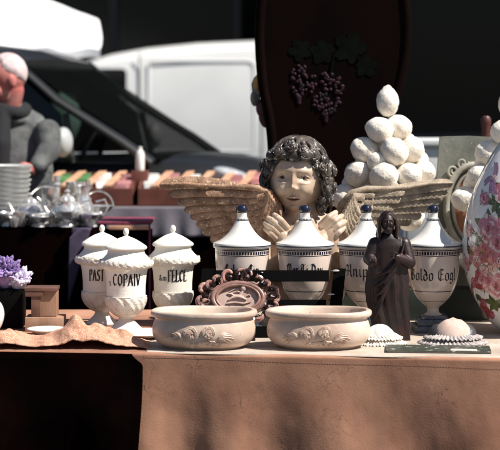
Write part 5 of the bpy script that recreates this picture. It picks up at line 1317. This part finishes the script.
for s in (-1, 1):
    pane('side_window', [(-1.32,s*(W-ins+.01),1.80),(-.72,s*(W-ins+.01),1.785),(-.38,s*(W-.10),1.50),(-.33,s*(W-.06),1.25),(-1.31,s*(W-.055),1.235)])
    pane('side_window', [(-2.32,s*(W-ins+.01),1.80),(-1.40,s*(W-ins+.01),1.81),(-1.36,s*(W-.055),1.235),(-2.31,s*(W-.055),1.235)])
pane('rear_window', [(-3.0,-.6,1.70),(-3.0,.6,1.70),(-3.12,.66,1.2),(-3.12,-.66,1.2)])
for s in (-1, 1):
    b = MB(); b.ball(Mc @ Vector((-.31, s*(W+.08), 1.35)), (.050,.075,.080), rot=(0,0,yaw), seg=24, ring=16); mo = b.build('wing_mirror', M['mirror_grey'], car)
    b = MB(); b.tube([Mc @ Vector((-.31, s*(W-.07), 1.24)), Mc @ Vector((-.31, s*(W+.04), 1.29))], .022, 8); b.build('mirror_arm', M['car_trim'], mo)
    b = MB(); b.ball(Mc @ Vector((.60, s*(W*.74), 1.125)), (.18,.13,.060), rot=(0,R(25),yaw+s*R(-25)), seg=28, ring=16); b.build('headlight', M['lamp_glass'], car)
    for xx, yy in ((-.35, -.45), (-.35, .45)): pass
for yy in (-.38, .38):
    b = MB(); b.box(Mc @ Vector((-1.35, yy, .85)), (.14,.46,.7), rot=(0,R(-12),yaw), bev=.04); b.box(Mc @ Vector((-1.44, yy, 1.30)), (.09,.26,.18), rot=(0,0,yaw), bev=.03); st = b.build('seat', M['scarf'], car)
b = MB(); b.ball(Mc @ Vector((-.66, .16, 1.46)), (.10,.12,.16), rot=(0,0,yaw), fn=lambda d: 1+.1*fbm(d.x*2, d.y*2, d.z*2)); tag(b.build('green_shape', M['soft_green']), 'pale green rounded shape inside the dark car behind its windscreen', 'cloth')  # rounded green shape added behind the windscreen
b = MB(); b.tube([Mc @ Vector((-.33+.17*math.cos(a)*.4, -.38+.17*math.sin(a), 1.25+.17*math.cos(a))) for a in np.linspace(0, 2*PI, 30)], .014, 8); b.build('steering_wheel', M['car_trim'], car)
b = MB(); b.box(Mc @ Vector((-.05, 0, 1.10)), (.34, 1.4, .10), rot=(0,0,yaw), bev=.03); b.build('dashboard', M['car_trim'], car)
b = MB(); b.box(Mc @ Vector((.85, 0, .66)), (.06, .7, .14), rot=(0,0,yaw), bev=.02); b.build('grille', M['car_trim'], car)
for xx in (.22, -2.45):
    for s in (-1, 1): wheel(car, xx, s*(W-.08), .31, Mc, s)
# pale van behind
VD = 17.0; vk = VD/FPX; vx = at(68,0,VD).x
van = thing('parked_van', 'pale silver-white panel van parked sideways behind the dark car', 'van', (vx+1.5, VD, 0))
Mv = Matrix.Translation((vx, VD+.0, 0))
def vs_(x, zt, w, zlo=.30):
    yo = 1.0
    return [Mv @ Vector((x, yo+yy, zz)) for yy, zz in ((-w*.97, zlo), (-w, zlo+.2), (-w, 1.15), (-w*.955, zt-.22), (-w*.90, zt-.09), (-w*.78, zt-.02), (0, zt+.02), (w*.78, zt-.02), (w*.90, zt-.09), (w*.955, zt-.22), (w, 1.15), (w, zlo+.2), (w*.97, zlo))]
b = MB()
loft(b, [vs_(*s) for s in ((-1.55,.80,.80,.5),(-1.45,.98,.88,.4),(-1.0,1.12,.93),(-.55,1.22,.95),(-.30,1.45,.95),(0,1.86,.95),(.12,1.94,.95),(.35,2.01,.95),(.7,2.07,.95),(1.2,2.12,.95),(1.9,2.15,.95),(2.7,2.15,.95),(3.0,2.13,.95),(3.08,2.02,.93))])
b.build('body', M['van_white'], van, angle=35)
def vp(px, py, d=0): q = at(px, py, VD); zz = q.z; w_ = 0; t_ = max(0, (zz-1.15)/.8); return Vector((q.x, VD+1-.95+.04*t_+.0+d, zz))
def vpanel(nm, quad, m_, d=-.004, th=.006, rad=5):
    x0_, y0_, x1_, y1_ = quad; pts = []
    for (cx_, cy_, a0) in ((x1_-rad, y0_+rad, -90), (x1_-rad, y1_-rad, 0), (x0_+rad, y1_-rad, 90), (x0_+rad, y0_+rad, 180)):
        for a in range(0, 91, 15): pts.append((cx_+rad*math.cos(R(a0+a)), cy_+rad*math.sin(R(a0+a))))
    b = MB(); n4 = len(pts); b.add([vp(x, y, d) for x, y in pts]+[vp(x, y, d+th+.03) for x, y in pts], [tuple(range(n4))]+[(i, (i+1) % n4, n4+(i+1) % n4, n4+i) for i in range(n4)]); return b.build(nm, m_, van)
vpanel('cab_window', (92, 68.5, 126, 101), M['black_glass'], -.006)
def rr_path(x0_, y0_, x1_, y1_, rad, d):
    pts = []
    for (cx_, cy_, a0) in ((x1_-rad, y0_+rad, -90), (x1_-rad, y1_-rad, 0), (x0_+rad, y1_-rad, 90), (x0_+rad, y0_+rad, 180)):
        for a in range(0, 91, 15): pts.append(vp(cx_+rad*math.cos(R(a0+a)), cy_+rad*math.sin(R(a0+a)), d))
    return pts+[pts[0]]
b = MB(); b.tube(rr_path(148, 61, 254, 152, 6, .006), .012, 8); b.build('panel_pressing', M['van_white'], van)
M['van_gap'] = mat('van_shut_line', (.14,.145,.15), rough=.7)
b = MB()
for px in (139, 262): b.tube([vp(px, 52, .0), vp(px, 100, .0), vp(px, 150, 0), vp(px, 195, .01)], .007, 6)
b.tube([vp(139,160,-.0), vp(262,158,-.0)], .012, 6); b.build('door_gaps', M['van_gap'], van)
b = MB(); b.tube([vp(130,163,-.03), vp(380,160,-.03)], .035, 8); b.build('rub_strip', M['van_gap'], van)
b = MB(); P4 = [Mv @ Vector(p) for p in ((-.52,.14,1.25),(-.02,.14,1.84),(-.02,1.86,1.84),(-.52,1.86,1.25))]; b.add([p+Vector((-.012,0,.012)) for p in P4]+P4, [(0,1,2,3),(0,1,5,4),(1,2,6,5),(2,3,7,6),(3,0,4,7)]); b.build('windscreen', M['black_glass'], van)
for xx in (-.85, 2.3):
    for s, yy in ((-1, .18), (1, 1.82)): wheel(van, xx, yy, .33, Mv, s)
b = MB(); b.ball(vp(120,108,-.16), (.08,.06,.13)); b.build('wing_mirror', M['car_trim'], van)
b = MB(); b.box(Mv @ Vector((-1.52, .35, .85)), (.12,.35,.2), bev=.03); b.build('headlight', M['lamp_glass'], van)

# white canopy, upper left
CN = 13.4; cn = thing('market_canopy', 'bright white canvas stall canopy above the dark car roof', 'canopy', (at(40,0,CN).x, CN, 0))
e = [at(100,56,CN), at(-190,50,CN)]; rdg = [at(98,20,CN+.55), at(-190,-90,CN+.55)]
def can(u, v):
    a = e[0].lerp(e[1], u); t_ = rdg[0].lerp(rdg[1], u)
    if v < .25:
        s_ = v/.25; p = a+Vector((.012*(1-u)*0, -.02, -.0)); p = p+Vector((0, 0, .0))
        return (p.x, p.y+.01*math.sin(u*30), p.z+.07*s_ - .02+.012*math.sin(u*42))
    s_ = (v-.25)/.75; p = (a+Vector((0,0,.06))).lerp(t_, s_)
    return (p.x+.02*math.sin(s_*3), p.y, p.z-.035*math.sin(s_*PI)*(1)+.012*fbm(u*9, s_*4, 2))
b = MB(); b.grid(can, 80, 30)
def can2(u, v):
    t_ = rdg[0].lerp(rdg[1], u); q = e[0].lerp(e[1], u)+Vector((-.16, 1.3, .17)); p = t_.lerp(q, v); return (p.x, p.y, p.z)
b.grid(can2, 80, 10)
def can3(u, v):
    f_ = Vector(can(0, .25+.75*v)); g_ = Vector(can2(0, 1-v)) ; return tuple(f_.lerp(g_, u))
b.grid(can3, 10, 20)
b.build('canvas', M['canopy'], cn, angle=60, solid=.006)
for px_, dy in ((64, .1), (54, 1.2), (-170, .1), (-170, 1.2)):
    q = at(px_, 52, CN); b = MB(); b.tube([(q.x, CN+dy, 0), (q.x, CN+dy, q.z+.03)], .02, 10); b.build('pole', M['dark_metal'], cn, loc=(q.x, CN+dy, 0))
